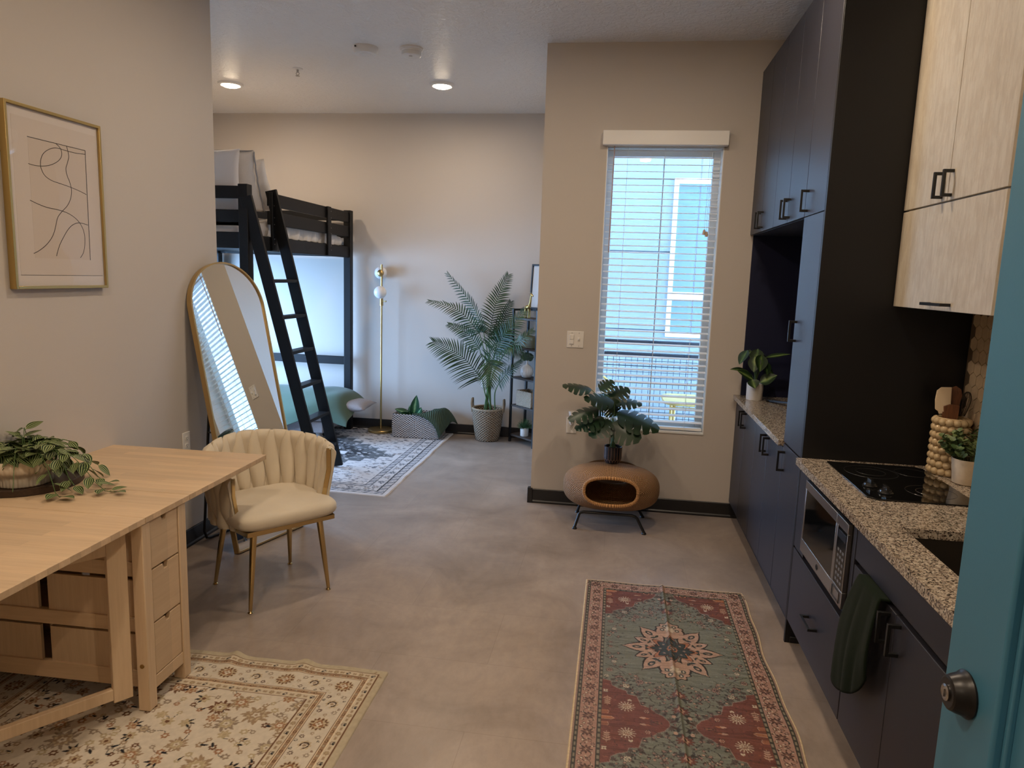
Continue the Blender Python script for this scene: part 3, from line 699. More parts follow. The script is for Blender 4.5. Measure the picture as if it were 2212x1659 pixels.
# pale wood upper cabinet
XU=1.145; a,b=2.41,Y0-.002; zb=1.545
t=thing('wall_cabinet','pale wood upper cabinet with two tall doors over one lift-up door','kitchen cabinet',((XU+XR)/2,(a+b)/2,zb))
MB().box((XU+.021,a,zb+.003),(XR-.002,b,ZD)).build('carcass',M['oak'],t)
m=2.822
for (p,q,hy) in ((a,m,m-.030),(m,b,m+.045)):
    d=front(t,'door',p,q,ZU,ZD,M['oak'],x=XU); pull(d,hy,1.948,2.042,x=XU)
d=front(t,'lift_door',a,b,zb,ZU-.003,M['oak'],x=XU); hpull(d,2.692,2.864,zb+.024,x=XU)
# hex tile splashback
hx=MB(); R_=.0325; wx=R_*math.sqrt(3)
bs=struct(MB().box((XR-.006,1.30,ZT+.001),(XR-.0005,Y0-.003,zb+.01)).build('trim_2',simple('brown_grout',(.10,.075,.05,1),.9)),'hexagon tile splashback behind the counter')
j=0; z=ZT+.0
while z<zb+.02:
    y=2.30+(wx/2 if j%2 else 0)
    while y<Y0-.03:
        pts=[(y+(R_-.0018)*math.sin(k*PI/3), z+(R_-.0018)*math.cos(k*PI/3)) for k in range(6)]
        if min(p[1] for p in pts)>ZT and max(p[1] for p in pts)<zb+.009 and max(p[0] for p in pts)<Y0-.004:
            hx.add([(XR-.009,p[0],p[1]) for p in pts]+[(XR-.006,p[0],p[1]) for p in pts],[(0,1,2,3,4,5)]+[(i,6+i,6+(i+1)%6,(i+1)%6) for i in range(6)])
        y+=wx
    z+=1.5*R_; j+=1
hx.build('hexagon_tiles',simple('cream_hexagon_tile',C(190,170,142),.3,var=.15,vscale=18),bs)
# cooktop
t=thing('cooktop','black glass electric cooktop with two control knobs, let into the granite counter','cooktop',(1.17,2.89,ZT))
x0,x1,y0,y1=.928,1.305,2.628,3.165
c=.028; pts=[(x0+c,y0),(x1-c,y0),(x1,y0+c),(x1,y1-c),(x1-c,y1),(x0+.004,y1),(x0,y1-.004),(x0,y0+c)]
g=MB().prism(pts,ZT+.0005,ZT+.006).build('glass_top',M['darkglass'],t,bevel=.0015)
M['burner']=simple('burner_ring_print',(.035,.034,.034,1),.2)
for (x,y,r) in ((1.06,3.02,.10),(1.06,3.02,.055),(1.23,3.05,.065),(1.19,2.77,.085),(1.19,2.77,.05)):
    MB().tube([(x+r*math.cos(q),y+r*math.sin(q),ZT+.0058) for q in [2*PI*k/48 for k in range(48)]],.0008,5,closed=True).build('burner_ring',M['burner'],t)
for (x,y) in ((.985,2.80),(1.012,2.715)):
    k=MB().lathe([(.026,0),(.027,.003),(.022,.006),(.0205,.012),(.019,.013),(0,.013)],28,(x,y,ZT+.006),cap1=False)
    k.box((x-.004,y-.021,ZT+.018),(x+.004,y+.021,ZT+.034)); k.build('control_knob',simple('knob_black',(.02,.02,.02,1),.18),t,smooth=35)
# bubble jar and utensils
jx,jy=1.378,3.10; jz=ZT+.0005
t=thing('utensil_jar','tall glossy beige bobble-textured ceramic jar beside the cooktop, holding utensils','utensil jar',(jx,jy,jz))
jr=.057
jar=MB().lathe([(jr,0),(jr,.235),(jr-.004,.238),(jr-.010,.235),(jr-.010,.012),(0,.012)],36,(jx,jy,jz),cap1=False)
for i in range(8):
    for k in range(14):
        q=2*PI*(k+.5*(i%2)+.12*i)/14; jar.sphere((jx+(jr+.002)*math.cos(q),jy+(jr+.002)*math.sin(q),jz+.0165+i*.0293),.0158,12,8)
jar.build('jar',simple('beige_glaze',C(196,172,134),.14,coat=.4),t,smooth=50)
def blade(name,mat,parent,pts,th,Mx): return MB().prism(pts,-th/2,th/2,Mx).build(name,mat,parent,bevel=th*.3)
def stick(t,p0,p1,r,mat,name='handle'): return MB().tube([p0,p1],r,10).build(name,mat,t,smooth=50)
def orient(o,d,nrm):
    y=V(d).normalized(); z=(V(nrm)-y*V(nrm).dot(y)).normalized(); x=y.cross(z)
    return Matrix(((x.x,y.x,z.x,o[0]),(x.y,y.y,z.y,o[1]),(x.z,y.z,z.z,o[2]),(0,0,0,1)))
top=jz+.236
M['spoonwood']=simple('utensil_wood',(.14,.05,.018,1),.45,var=.35,vscale=25,stretch=(8,8,1))
t=thing('spatula','white rubber spatula with wooden handle standing in the bobble jar','spatula',(jx-.02,jy,jz+.013))
stick(t,(jx-.008,jy+.016,jz+.02),(jx-.026,jy+.022,top+.02),.006,M['spoonwood'])
blade('blade',simple('cream_rubber',C(226,205,172),.5),t,[(-.012,0),(-.016,.012),(-.027,.02),(-.030,.06),(-.026,.098),(-.012,.112),(.026,.114),(.028,.02),(.012,.005)],.008,orient((jx-.030,jy+.024,top+.008),(-.03,.0,1),(-.25,-1,0)))
t=thing('wooden_turner','flat dark wooden turner standing at the front of the bobble jar','wooden turner',(jx,jy-.02,jz+.013))
stick(t,(jx-.006,jy-.018,jz+.02),(jx-.010,jy-.024,top-.02),.006,M['spoonwood'])
blade('blade',M['spoonwood'],t,[(-.016,0),(-.028,.03),(-.031,.074),(-.01,.082),(.026,.076),(.022,.03),(.012,0)],.006,orient((jx-.012,jy-.026,top-.022),(-.08,-.03,1),(-.2,-1,0)))
t=thing('wooden_spoon','dark wooden slotted spoon standing at the back of the bobble jar','wooden spoon',(jx+.01,jy+.02,jz+.013))
stick(t,(jx-.004,jy+.030,jz+.02),(jx+.012,jy+.034,top+.045),.006,M['spoonwood'])
blade('bowl',M['spoonwood'],t,[(-.012,0),(-.024,.02),(-.028,.05),(-.02,.08),(0,.092),(.02,.08),(.028,.05),(.024,.02),(.012,0)],.007,orient((jx+.012,jy+.034,top+.035),(.05,.05,1),(-.3,-1,.1)))
t=thing('whisk','wire balloon whisk leaning to the wall side of the bobble jar','whisk',(jx+.03,jy,jz+.013))
stick(t,(jx+.016,jy-.012,jz+.02),(jx+.026,jy-.010,top-.005),.007,M['spoonwood'])
wk=MB(); dirv=V((.14,-.02,1)).normalized()
for k in range(5):
    q=PI*k/5; ax=V((math.cos(q),math.sin(q),0)); ax=(ax-dirv*ax.dot(dirv)).normalized()
    pts=[V((jx+.030,jy-.008,top+.012))+dirv*(.10*math.sin(PI/2*(1-abs(1-2*j/16))))+ax*(.030*math.sin(2*PI*(j/16)*.5*2-0) if False else .030*math.cos(PI*j/16)*(.35+.65*math.sin(PI*j/16)) ) for j in range(17)]
    wk.tube(pts,.0011,5)
wk.build('wires',M['bronze'],t,smooth=60)
# concrete pot with little eucalyptus
px,py=1.392,2.955
t=thing('potted_plant','small round-leaved green plant in a concrete pot in front of the bobble jar','plant',(px,py,ZT+.0005))
MB().lathe([(.043,0),(.048,.004),(.058,.098),(.056,.101),(.052,.098),(.050,.08),(0,.08)],32,(px,py,ZT+.0005),cap1=False).build('pot',simple('concrete_pot',C(186,168,142),.8,var=.15,vscale=14,bump=.3,bscale=90),t,smooth=40)
fo=MB(); st=MB(); r_=random.Random(5)
def rleaf(mb,p,d,n,L,W):
    d=V(d).normalized(); n=(V(n)-d*V(n).dot(d)).normalized(); s=d.cross(n)
    k=8; vs=[V(p)]; uvs=[(.5,0)]
    for i in range(k):
        a=2*PI*i/k; vs.append(V(p)+d*(L/2-L/2*math.cos(a+PI/k))+s*(W/2*math.sin(a+PI/k))+n*(.12*L*abs(math.sin(a+PI/k)))); uvs.append((.5+.5*math.sin(a),.5))
    mb.add(vs,[(0,1+i,1+(i+1)%k) for i in range(k-1)],uvs)
for i in range(34):
    a=r_.uniform(0,2*PI); lean=r_.uniform(.1,1.0); b0=V((px+.02*math.cos(a),py+.02*math.sin(a),ZT+.082))
    dr=V((math.cos(a)*lean*.9-.12,math.sin(a)*lean*.9-.05,1.0-.35*lean)).normalized(); L=r_.uniform(.06,.125)
    tip=b0+dr*L; tip.x=min(tip.x,XR-.035)
    dr=(tip-b0).normalized(); st.tube([b0,b0+dr*L*.5,tip],.0009,4)
    for q in (.45,.6,.75,.88,1.0):
        for s in (-1,1):
            sd=dr.cross(V((0,0,1))).normalized()*s
            rleaf(fo,b0.lerp(tip,q),sd+dr*.5+V((r_.uniform(-.4,.4),r_.uniform(-.4,.4),r_.uniform(-.2,.4))),dr+V((r_.uniform(-.5,.5),r_.uniform(-.5,.5),.5)),.024,.022)
def pushed(p):
    d=V((p[0]-jx,p[1]-jy,0)); q=d.length
    return (jx+d.x/q*.092,jy+d.y/q*.092,p[2]) if q<.092 and p[2]<jz+.26 else p
fo.v=[pushed((min(p[0],XR-.012),p[1],p[2])) for p in fo.v]
fo.build('foliage',leafmat('eucalyptus_leaf',C(58,82,44),C(128,142,92)),t,smooth=180); st.build('stem',M['stemgreen'],t)
# TV
t=thing('television','flat black television standing in the navy niche, mostly behind the tall cabinet','television',(1.12,4.13,ZT+.0005))
MB().box((1.085,3.66,1.09),(1.115,4.60,1.50)).build('screen_body',M['black'],t,bevel=.004)
MB().box((1.0835,3.672,1.10),(1.0853,4.588,1.49)).build('screen',M['darkglass'],t)
for y in (4.56,):
    MB().beam((1.00,y+.18,ZT+.008),(1.11,y-.02,ZT+.03),.02,.012).beam((1.22,y+.18,ZT+.008),(1.11,y-.02,ZT+.03),.02,.012).box((1.095,y-.035,ZT+.02),(1.112,y-.005,1.10)).box((.985,y+.165,ZT+.0005),(1.015,y+.195,ZT+.012)).box((1.205,y+.165,ZT+.0005),(1.235,y+.195,ZT+.012)).build('stand_foot',M['bronze'],t)
    MB().beam((1.00,3.7,ZT+.008),(1.11,3.85,ZT+.03),.02,.012).beam((1.22,3.7,ZT+.008),(1.11,3.85,ZT+.03),.02,.012).box((1.095,3.84,ZT+.02),(1.112,3.87,1.10)).box((.985,3.69,ZT+.0005),(1.015,3.72,ZT+.012)).box((1.205,3.69,ZT+.0005),(1.235,3.72,ZT+.012)).build('stand_foot',M['bronze'],t)
# ------------------------------------------------------------------ drop-leaf table
RUGZ=.0085
tz=thing('gateleg_table','birch drop-leaf gateleg table with three notched drawers, both leaves raised','table',(-1.6,2.33,RUGZ),math.radians(1.2))
H0=.74-RUGZ
def TB(mb,name,mat,parent=tz,**k): return mb.build(name,mat,parent,local=True,**k)
W_=.86
TB(MB().box((-W_,-.133,H0-.022),(0,.138,H0)),'centre_top',M['birch'],bevel=.0015)
TB(MB().box((-W_,.140,H0-.022),(0,.780,H0)),'table_leaf',M['birch'],bevel=.0015)
TB(MB().box((-W_,-.765,H0-.022),(0,-.135,H0)),'table_leaf',M['birch'],bevel=.0015)
ya,yb=-.150,.115
for x in (-.050,-.815):
    for y in (ya,yb-.046): TB(MB().box((x,y,0),(x+.045,y+.046,H0-.023)),'leg',M['birchz'],bevel=.003)
# drawers on the visible end, each with a small notch pull
dy0,dy1=ya+.050,yb-.050
cm_=(dy0+dy1)/2
for (z0,z1) in ((.118,.315),(.322,.520),(.527,.706)):
    pts=[(dy0+.001,z0),(dy1-.001,z0),(dy1-.001,z1),(cm_+.016,z1),(cm_+.010,z1-.022),(cm_-.010,z1-.022),(cm_-.016,z1),(dy0+.001,z1)]
    mb=MB(); n=len(pts)
    vs=[(-.026,p[0],p[1]) for p in pts]+[(-.009,p[0],p[1]) for p in pts]
    mb.add(vs,[tuple(range(n-1,-1,-1)),tuple(range(n,2*n))]+[(i,(i+1)%n,n+(i+1)%n,n+i) for i in range(n)])
    d=TB(mb,'drawer',M['birchy'],bevel=.0012)
    b2=MB().box((-.36,dy0+.004,z0+.006),(-.03,dy1-.004,z0+.012)).box((-.40,dy0-.03,z0+.006),(-.055,dy0-.018,z1-.03)).box((-.40,dy1+.018,z0+.006),(-.055,dy1+.03,z1-.03)).box((-.04,dy0+.004,z0+.012),(-.027,dy1-.004,z1-.024))
    TB(b2,'drawer_box',M['birchz'],parent=d)
for (q0,q1) in (((-.042,dy0-.006,.066),(-.008,dy1+.006,.114)),((-.04,dy0,.314),(-.03,dy1,.323)),((-.04,dy0,.519),(-.03,dy1,.528)),((-.042,dy0,.706),(-.010,dy1,H0-.023))): TB(MB().box(q0,q1),'end_rail',M['birchy'],bevel=.0015)

for y in (ya+.012,yb-.034):   # long rails along both sides of the drawer column
    for (z0,z1) in ((.085,.150),(.298,.352),(.508,.562),(.66,H0-.023)): TB(MB().box((-.775,y,z0),(-.047,y+.022,z1)),'side_rail',M['birch'],bevel=.002)
TB(MB().box((-.43,dy0+.004,.10),(-.415,dy1-.004,H0-.03)),'centre_divider',M['birchz'])
for (z0,z1) in ((.118,.315),(.322,.520),(.527,.70)): TB(MB().box((-.775,dy0-.03,z0+.006),(-.44,dy0-.018,z1-.03)).box((-.775,dy1+.018,z0+.006),(-.44,dy1+.03,z1-.03)).box((-.775,dy0-.018,z0+.006),(-.44,dy1+.018,z0+.012)),'drawer_box',M['birchz'])
# swung gate
def gate(h,ang,name):
    g=V((math.cos(ang),math.sin(ang),0)); nx=V((-g.y,g.x,0)); h=V(h)
    R=Matrix(((g.x,nx.x,0,h.x),(g.y,nx.y,0,h.y),(0,0,1,0),(0,0,0,1)))
    go=TB(MB().box((.004,-.012,.075),(.068,.012,H0-.03),R).box((.54,-.012,.0),(.60,.012,H0-.024),R).box((.068,-.012,.086),(.54,.012,.128),R).box((.068,-.012,.62),(.54,.012,.675),R),name,M['birchz'],bevel=.0025)
    hg=MB()
    for z in (.16,.60): hg.cyl(R@V((0,-.014,z-.025)),R@V((0,-.014,z+.025)),.0035,8)
    TB(hg,'hinge',M['steel'],parent=go,smooth=60)
gate((-.052,ya-.020,0),math.radians(233),'gate_leg')
gate((-.052,yb+.020,0),math.radians(180-1),'gate_leg')
TB(MB().cyl((-.028,ya-.002,.175),(-.028,ya+.001,.175),.008,14),'bolt_cap',M['brass'],smooth=40)

# tray, planter with trailing plant
tcx,tcy,tr=-2.285,2.445,.195
t=thing('round_tray','round dark wooden tray on the birch table, under the ribbed planter','tray',(tcx,tcy,.7402))
MB().lathe([(tr-.004,0),(tr,.003),(tr,.024),(tr-.005,.027),(tr-.013,.026),(tr-.016,.010),(0,.009)],64,(tcx,tcy,.7402),cap1=False).build('dish',M['darkwood'],t,smooth=35)
pcx,pcy,pz=-2.285,2.430,.7507
t=thing('potted_plant','trailing watermelon-striped leafy plant in a ribbed cream bowl on the dark tray','plant',(pcx,pcy,pz))
prof=[(.094,0),(.097,.004),(.098,.036),(.101,.044),(.112,.052),(.121,.064),(.125,.080),(.125,.102),(.122,.106),(.117,.104),(.116,.085),(0,.082)]
MB().lathe(prof,176,(pcx,pcy,pz),cap1=False,rfn=lambda a,i: 1+(.016*math.cos(44*a) if i<8 else 0)).build('bowl',simple('ribbed_cream_ceramic',C(222,208,184),.5),t,smooth=60)
MB().lathe([(.116,.084),(.06,.09),(0,.092)],40,(pcx,pcy,pz),cap0=False,cap1=False).build('soil',M['soil'],t)
def leaf(mb,p,d,n,L,W,droop=.25,fold=.15,nu=4,nv=7,pw=.75,tip=1.15):
    """pointed leaf: p base, d direction, n upper normal; UV u across, v along"""
    d=V(d).normalized(); n=V(n); n=(n-d*n.dot(d))
    if n.length<1e-4: n=d.orthogonal()
    n.normalize(); s=d.cross(n); p=V(p)
    def fn(u,w):
        ww=W*.5*(math.sin(PI*min(1,w)**pw))**.85*(1 if w<.999 else 0)
        q=2*u-1
        return p+d*(L*w)+s*(q*ww)+n*(-droop*L*w*w+fold*abs(q)*ww-.10*ww*(1-q*q))
    mb.grid(fn,nu,nv)
fo=MB(); st=MB(); r_=random.Random(11)
def vine(a,reach,rise,fall,nl,L,side=0):
    b0=V((pcx+.05*math.cos(a),pcy+.05*math.sin(a),pz+.09))
    P=[]
    for k in range(9):
        q=k/8; P.append(b0+V((math.cos(a)*reach*q,math.sin(a)*reach*q,rise*math.sin(PI*min(1,q*1.1))*1.0-fall*q*q)))
    P=[V((max(p.x,-2.35),p.y,max(p.z,.7470))) for p in P]
    st.tube(P,.0014,5)
    for k in range(nl):
        q=.18+.82*(k/(max(1,nl-1))); f=q*8; i=min(7,int(f)); p=P[i].lerp(P[i+1],f-i); tg=(P[i+1]-P[i]).normalized()
        sd=tg.cross(V((0,0,1))).normalized()*(1 if k%2 else -1)
        if k==nl-1: sd=V((0,0,0))
        d=(tg*.7+sd*.9+V((r_.uniform(-.2,.2),r_.uniform(-.2,.2),r_.uniform(-.35,.15)))).normalized()
        l=L*r_.uniform(.8,1.15); tipz=p.z+d.z*l-.25*l
        if tipz<.747: d.z+=(.75-tipz)/l
        if (-2.2<a<.0 or a>4.08) and reach<.2 and tipz<pz+.088 and r_.random()>.12: continue
        e=p+d*.008; st.tube([p,e],.0009,4)
        leaf(fo,e,d,V((r_.uniform(-.3,.3),r_.uniform(-.3,.3),1)),l,l*.66,droop=.22,fold=.12,nu=6)
for k in range(17):
    a=2*PI*k/17+r_.uniform(-.15,.15); vine(a,r_.uniform(.06,.12) if -2.2<a-2*PI*(a>PI)<.0 else r_.uniform(.07,.15),r_.uniform(.05,.085),r_.uniform(.0,.03),9,.060)
for k in range(9):
    a=r_.uniform(0,2*PI); vine(a,r_.uniform(.04,.10),r_.uniform(.05,.085),.0,7,.060)
for a,re,ri,fa,nl in ((-.05,.36,.075,.175,12),(.25,.26,.07,.10,9),(-.45,.24,.07,.12,9),(-.2,.22,.10,.07,9),(.6,.2,.08,.04,8),(-1.0,.16,.06,.07,8),(2.2,.10,.11,.0,6)):
    vine(a,re,ri,fa,nl,.062)
fo.v=[(max(p[0],-2.392),p[1],max(p[2],.770 if (p[0]-tcx)**2+(p[1]-tcy)**2<.205**2 and (p[0]-pcx)**2+(p[1]-pcy)**2>.12**2 else .7425)) for p in fo.v]
fo.build('foliage',leafmat('striped_leaf',C(30,48,20),C(168,182,120),stripes=5),t,smooth=180); st.build('stem',M['stemgreen'],t,smooth=60)

# ------------------------------------------------------------------ woven velvet chair
ct=thing('woven_chair','cream velvet barrel chair with woven strap back and slim gold legs','chair',(-1.68,3.265,0),math.radians(-38))
def CB(mb,name,mat,parent=ct,**k): return mb.build(name,mat,parent,local=True,**k)
def sell(mb,c,abc,e,n=40,m=16,zt=.45):
    sg=lambda v,p: math.copysign(abs(v)**p,v)
    vs=[];fs=[]
    for i in range(m+1):
        ph=-PI/2+PI*i/m
        for k in range(n):
            th=2*PI*k/n
            vs.append((c[0]+abc[0]*sg(math.cos(ph),zt)*sg(math.cos(th),e),c[1]+abc[1]*sg(math.cos(ph),zt)*sg(math.sin(th),e),c[2]+abc[2]*sg(math.sin(ph),.8)))
    for i in range(m):
        for k in range(n): fs.append((i*n+k,i*n+(k+1)%n,(i+1)*n+(k+1)%n,(i+1)*n+k))
    mb.add(vs,fs)
sm=MB(); sell(sm,(.025,0,.443),(.245,.262,.047),.34,48,18,.28)
CB(sm,'seat',M['velvet'],smooth=180,weld=True)
# gold seat frame
fp=[(.243,-.225),(.243,.225),(.05,.245),(-.15,.20),(-.21,.1),(-.21,-.1),(-.15,-.20),(.05,-.245)]
CB(MB().prism(fp,.383,.408),'seat_frame',M['gold'],bevel=.003)
for sx in (-1,1):
    for sy in (-1,1):
        tp=V((sx*.165+.02,sy*.17,.385)); ft=V((sx*.21,sy*.205,.012))
        l=CB(MB().tube([tp,tp.lerp(ft,.5),ft],[.0165,.0135,.0088],16),'leg',M['gold'],smooth=50)
        CB(MB().lathe([(.012,0),(.0135,.003),(.009,.008),(.006,.014)],16,(ft.x,ft.y,0)),'foot_glide',M['gold'],parent=l,smooth=50)
PH=math.radians(122)
def shell(ph,t,off=0):
    """inner-outer middle surface of the barrel back: ph round the back, t 0 bottom..1 top"""
    k=abs(ph)/PH
    sc=.86+.14*min(1,t*1.5)
    kk=max(0,ph/PH)
    r=1+0*k
    x=(-.275*math.cos(ph)-.0)*sc+.0; y=.292*math.sin(ph)*sc
    zt=.772-.098*k**1.4-.024*max(0,min(1,(-ph/PH-.42)/.15))+.050*kk**1.4; zb=.395
    nrm=V((-math.cos(ph)/.275,math.sin(ph)/.292,0)).normalized()
    p=V((x,y,zb+(zt-zb)*t))+nrm*off
    return p,nrm
NS=14; pitch=2*PH/NS
def strap(c0,hwf,off,name):
    mb=MB(); nt_,nk=28,18
    vs=[];fs=[];uvs=[]
    for i in range(nt_+1):
        t_=i/nt_
        sway=.10*pitch*math.sin(2*PI*t_)
        e1=math.sqrt(max(0,1-((t_-.86)/.142)**2)) if t_>.86 else 1
        hw=hwf(t_); th=(.005+.029*min(1,hw/(.46*pitch))**1.2)*max(.05,e1)
        for k in range(nk):
            a=2*PI*k/nk
            ca=math.copysign(abs(math.cos(a))**.85,math.cos(a)); sa=math.sin(a)
            q=max(-PH,min(PH,c0+sway+hw*ca*max(.8,e1)))
            p,nr=shell(q,t_,off+th*sa)
            vs.append(p); uvs.append((k/nk,t_))
    for i in range(nt_):
        for k in range(nk): fs.append((i*nk+k,i*nk+(k+1)%nk,(i+1)*nk+(k+1)%nk,(i+1)*nk+k))
    fs.append(tuple(range(nk-1,-1,-1))); fs.append(tuple(nt_*nk+k for k in range(nk)))
    mb.add(vs,fs,uvs); CB(mb,name,M['velvet'],smooth=80)
hA=lambda t_: pitch*(.15+.36*math.sin(PI*min(1,max(0,t_*.98+.02)))**.9)
hB=lambda t_: pitch*(.55-.36*math.sin(PI*min(1,max(0,t_*.98+.02)))**.9)
for j in range(NS):
    strap(-PH+pitch*(j+.5),hA,-.006,'woven_strap')
for j in range(NS+1):
    strap(-PH+pitch*j,hB,.007,'woven_strap')
sh=MB().grid(lambda u,w: shell(-PH*.985+2*PH*.985*u,.02+.88*w,.004)[0],60,6); CB(sh,'back_lining',M['velvet'],smooth=180,solid=.006,offset=0)
fr=MB()
for t_ in (.48,.06): fr.tube([shell(-PH+2*PH*k/40,t_)[0] for k in range(41)],.006,8)
CB(fr,'back_rail',M['gold'],smooth=50)
for s in (-1,1):
    mb=MB(); pth=[shell(s*PH*1.0,t_) for t_ in [k/12 for k in range(13)]]
    tg=V((math.sin(s*PH)*.275,.292*math.cos(PH)*1,0)).normalized()*1
    vs=[];fs=[]
    ax=(shell(s*PH,.5)[0]-shell(s*PH*.97,.5)[0]).normalized()
    for (p,nr) in pth:
        for (a,b) in ((0,-.012),(.005,-.012),(.005,.012),(0,.012)): vs.append(p+ax*a+nr*b)
    for i in range(12):
        for k in range(4): fs.append((i*4+k,i*4+(k+1)%4,(i+1)*4+(k+1)%4,(i+1)*4+k))
    fs+=[(3,2,1,0),(48,49,50,51)]
    mb.add(vs,fs); CB(mb,'arm_trim',M['gold'],bevel=.002)

# ------------------------------------------------------------------ leaning arched mirror
mt=thing('arched_mirror','tall arched mirror in a thin gold frame, leaning by the left wall behind the chair','mirror',(-1.985,3.87,0))
dv=V((.291,.957,0)).normalized(); nb=V((-dv.y,dv.x,0)); ti=math.radians(12.6)
upv=(V((0,0,1))*math.cos(ti)+nb*math.sin(ti)).normalized(); nf=dv.cross(upv)   # nf points into the room
mw,mh=.55,1.678; B0=V((-1.972,3.87,0))
MM=Matrix(((dv.x,upv.x,nf.x,B0.x),(dv.y,upv.y,nf.y,B0.y),(dv.z,upv.z,nf.z,B0.z+.008),(0,0,0,1)))
def arch(w,h,inset,n=28):
    r=w/2-inset; pts=[(-r,inset),(r,inset),(r,h-w/2)]
    pts+=[(r*math.cos(PI*k/n),h-w/2+r*math.sin(PI*k/n)) for k in range(1,n)]+[(-r,h-w/2)]
    return pts
o_,i_=arch(mw,mh,0),arch(mw,mh,.009)
n=len(o_); mb=MB()
vs=[(p[0],p[1],.0) for p in o_]+[(p[0],p[1],0) for p in i_]+[(p[0],p[1],-.036) for p in i_]+[(p[0],p[1],-.036) for p in o_]
fs=[]
for k in range(n):
    l=(k+1)%n
    for a in range(4): b=(a+1)%4; fs.append((a*n+k,a*n+l,b*n+l,b*n+k))
mb.add(vs,fs,None,MM); mb.build('frame',M['goldframe'],mt,smooth=40)
gm=MB(); ii=arch(mw,mh,.009); gm.add([(p[0],p[1],-.010) for p in ii],[tuple(range(len(ii)))],None,MM); gm.add([(p[0],p[1],-.014) for p in ii],[tuple(range(len(ii)-1,-1,-1))],None,MM)
gm.build('mirror_glass',M['mirror'],mt)
MB().prism(arch(mw,mh,.009),-.030,-.016,MM).build('backing_board',M['black'],mt)
sd=MB(); hz=.98
def mp(u,v,w): return MM@V((u,v,w))
for s in (-1,1): pass
fe=[B0+nb*.335+dv*(s*.215) for s in (-1,1)]
hi=[mp(s*.215,hz,-.04) for s in (-1,1)]
path=[hi[0],fe[0]+V((0,0,.06)),fe[0]+V((0,0,.016))+dv*.015,fe[0]+V((0,0,.010))+dv*.05,fe[1]+V((0,0,.010))-dv*.05,fe[1]+V((0,0,.016))-dv*.015,fe[1]+V((0,0,.06)),hi[1]]
sd.tube(path,.0085,10)
for s in (0,1):
    q=hi[s].lerp(fe[s],.30); f=mp((-.215,.215)[s]*1.2,.70,-.034); sd.tube([q,f],.005,8)
sd.build('easel_stand',M['handle'],mt,smooth=50)

# ------------------------------------------------------------------ framed print on the left wall
pt=thing('framed_print','gold framed abstract line drawing hanging on the left wall above the table','picture',(XL+.015,2.81,1.5))
a0,a1,b0,b1=2.548,3.072,1.503,2.231; x0=XL+.001
fr=MB().box((x0,a0,b0),(x0+.03,a0+.012,b1)).box((x0,a1-.012,b0),(x0+.03,a1,b1)).box((x0,a0+.012,b0),(x0+.03,a1-.012,b0+.012)).box((x0,a0+.012,b1-.012),(x0+.03,a1-.012,b1))
fr.build('frame',simple('satin_gold_frame',(.50,.35,.13,1),.35,metal=.85),pt,bevel=.001)
MB().box((x0,a0+.012,b0+.012),(x0+.017,a1-.012,b1-.012)).build('mat_board',simple('cream_mat_board',(.70,.63,.57,1),.9),pt)
pr=MB().box((x0+.017,a0+.040,1.559),(x0+.0176,a1-.020,2.183)).build('print',simple('print_paper',(.66,.58,.51,1),.9),pt)
MB().box((x0+.0176,2.665,1.629),(x0+.018,2.976,2.108)).build('tinted_panel',simple('print_tint',(.63,.54,.46,1),.9),pr)
LN={'a':[(2.663,2.11),(2.981,2.109)],'b':[(2.981,2.109),(2.977,1.628)],
'c':[(2.979,2.093),(2.925,2.089),(2.863,2.09),(2.833,2.092),(2.8,2.089),(2.763,2.073),(2.736,2.05),(2.723,2.018),(2.726,1.992),(2.743,1.968),(2.778,1.953),(2.829,1.946),(2.885,1.938),(2.936,1.928),(2.974,1.918)],
'd':[(2.813,2.109),(2.834,2.096),(2.843,2.076),(2.836,2.055),(2.814,2.035),(2.776,2.016),(2.732,2.005),(2.691,2.002),(2.661,2.004)],
'e':[(2.872,2.108),(2.88,2.082),(2.88,2.06),(2.87,2.036),(2.861,2.012),(2.866,1.985),(2.879,1.958),(2.886,1.925),(2.878,1.89),(2.856,1.857),(2.823,1.829),(2.799,1.804),(2.787,1.775),(2.775,1.743),(2.755,1.712),(2.723,1.682),(2.686,1.659),(2.658,1.647)],
'f':[(2.657,1.86),(2.699,1.848),(2.747,1.839),(2.805,1.835),(2.857,1.826),(2.902,1.807),(2.932,1.78),(2.948,1.746),(2.949,1.705),(2.938,1.663),(2.917,1.637)],
'g':[(2.974,1.784),(2.941,1.789),(2.913,1.789),(2.88,1.777),(2.851,1.754),(2.826,1.724),(2.801,1.689),(2.785,1.657),(2.779,1.64)]}
def smoothpath(P,n=6):
    if len(P)<3: return P
    out=[]
    for i in range(len(P)-1):
        p0=P[max(0,i-1)];p1=P[i];p2=P[i+1];p3=P[min(len(P)-1,i+2)]
        for k in range(n):
            t=k/n; out.append(tuple(.5*((2*b)+(-a+c)*t+(2*a-5*b+4*c-d)*t*t+(-a+3*b-3*c+d)*t**3) for a,b,c,d in zip(p0,p1,p2,p3)))
    return out+[P[-1]]
ln=MB()
for k,P in LN.items(): ln.tube([(x0+.0182,p[0],p[1]) for p in smoothpath(P)],.0013,5)
ln.tube([(x0+.0178,a0+.04,1.559),(x0+.0178,a1-.02,1.559)],.0007,4)
ln.build('ink_line',simple('ink',(.02,.015,.012,1),.8),pr)
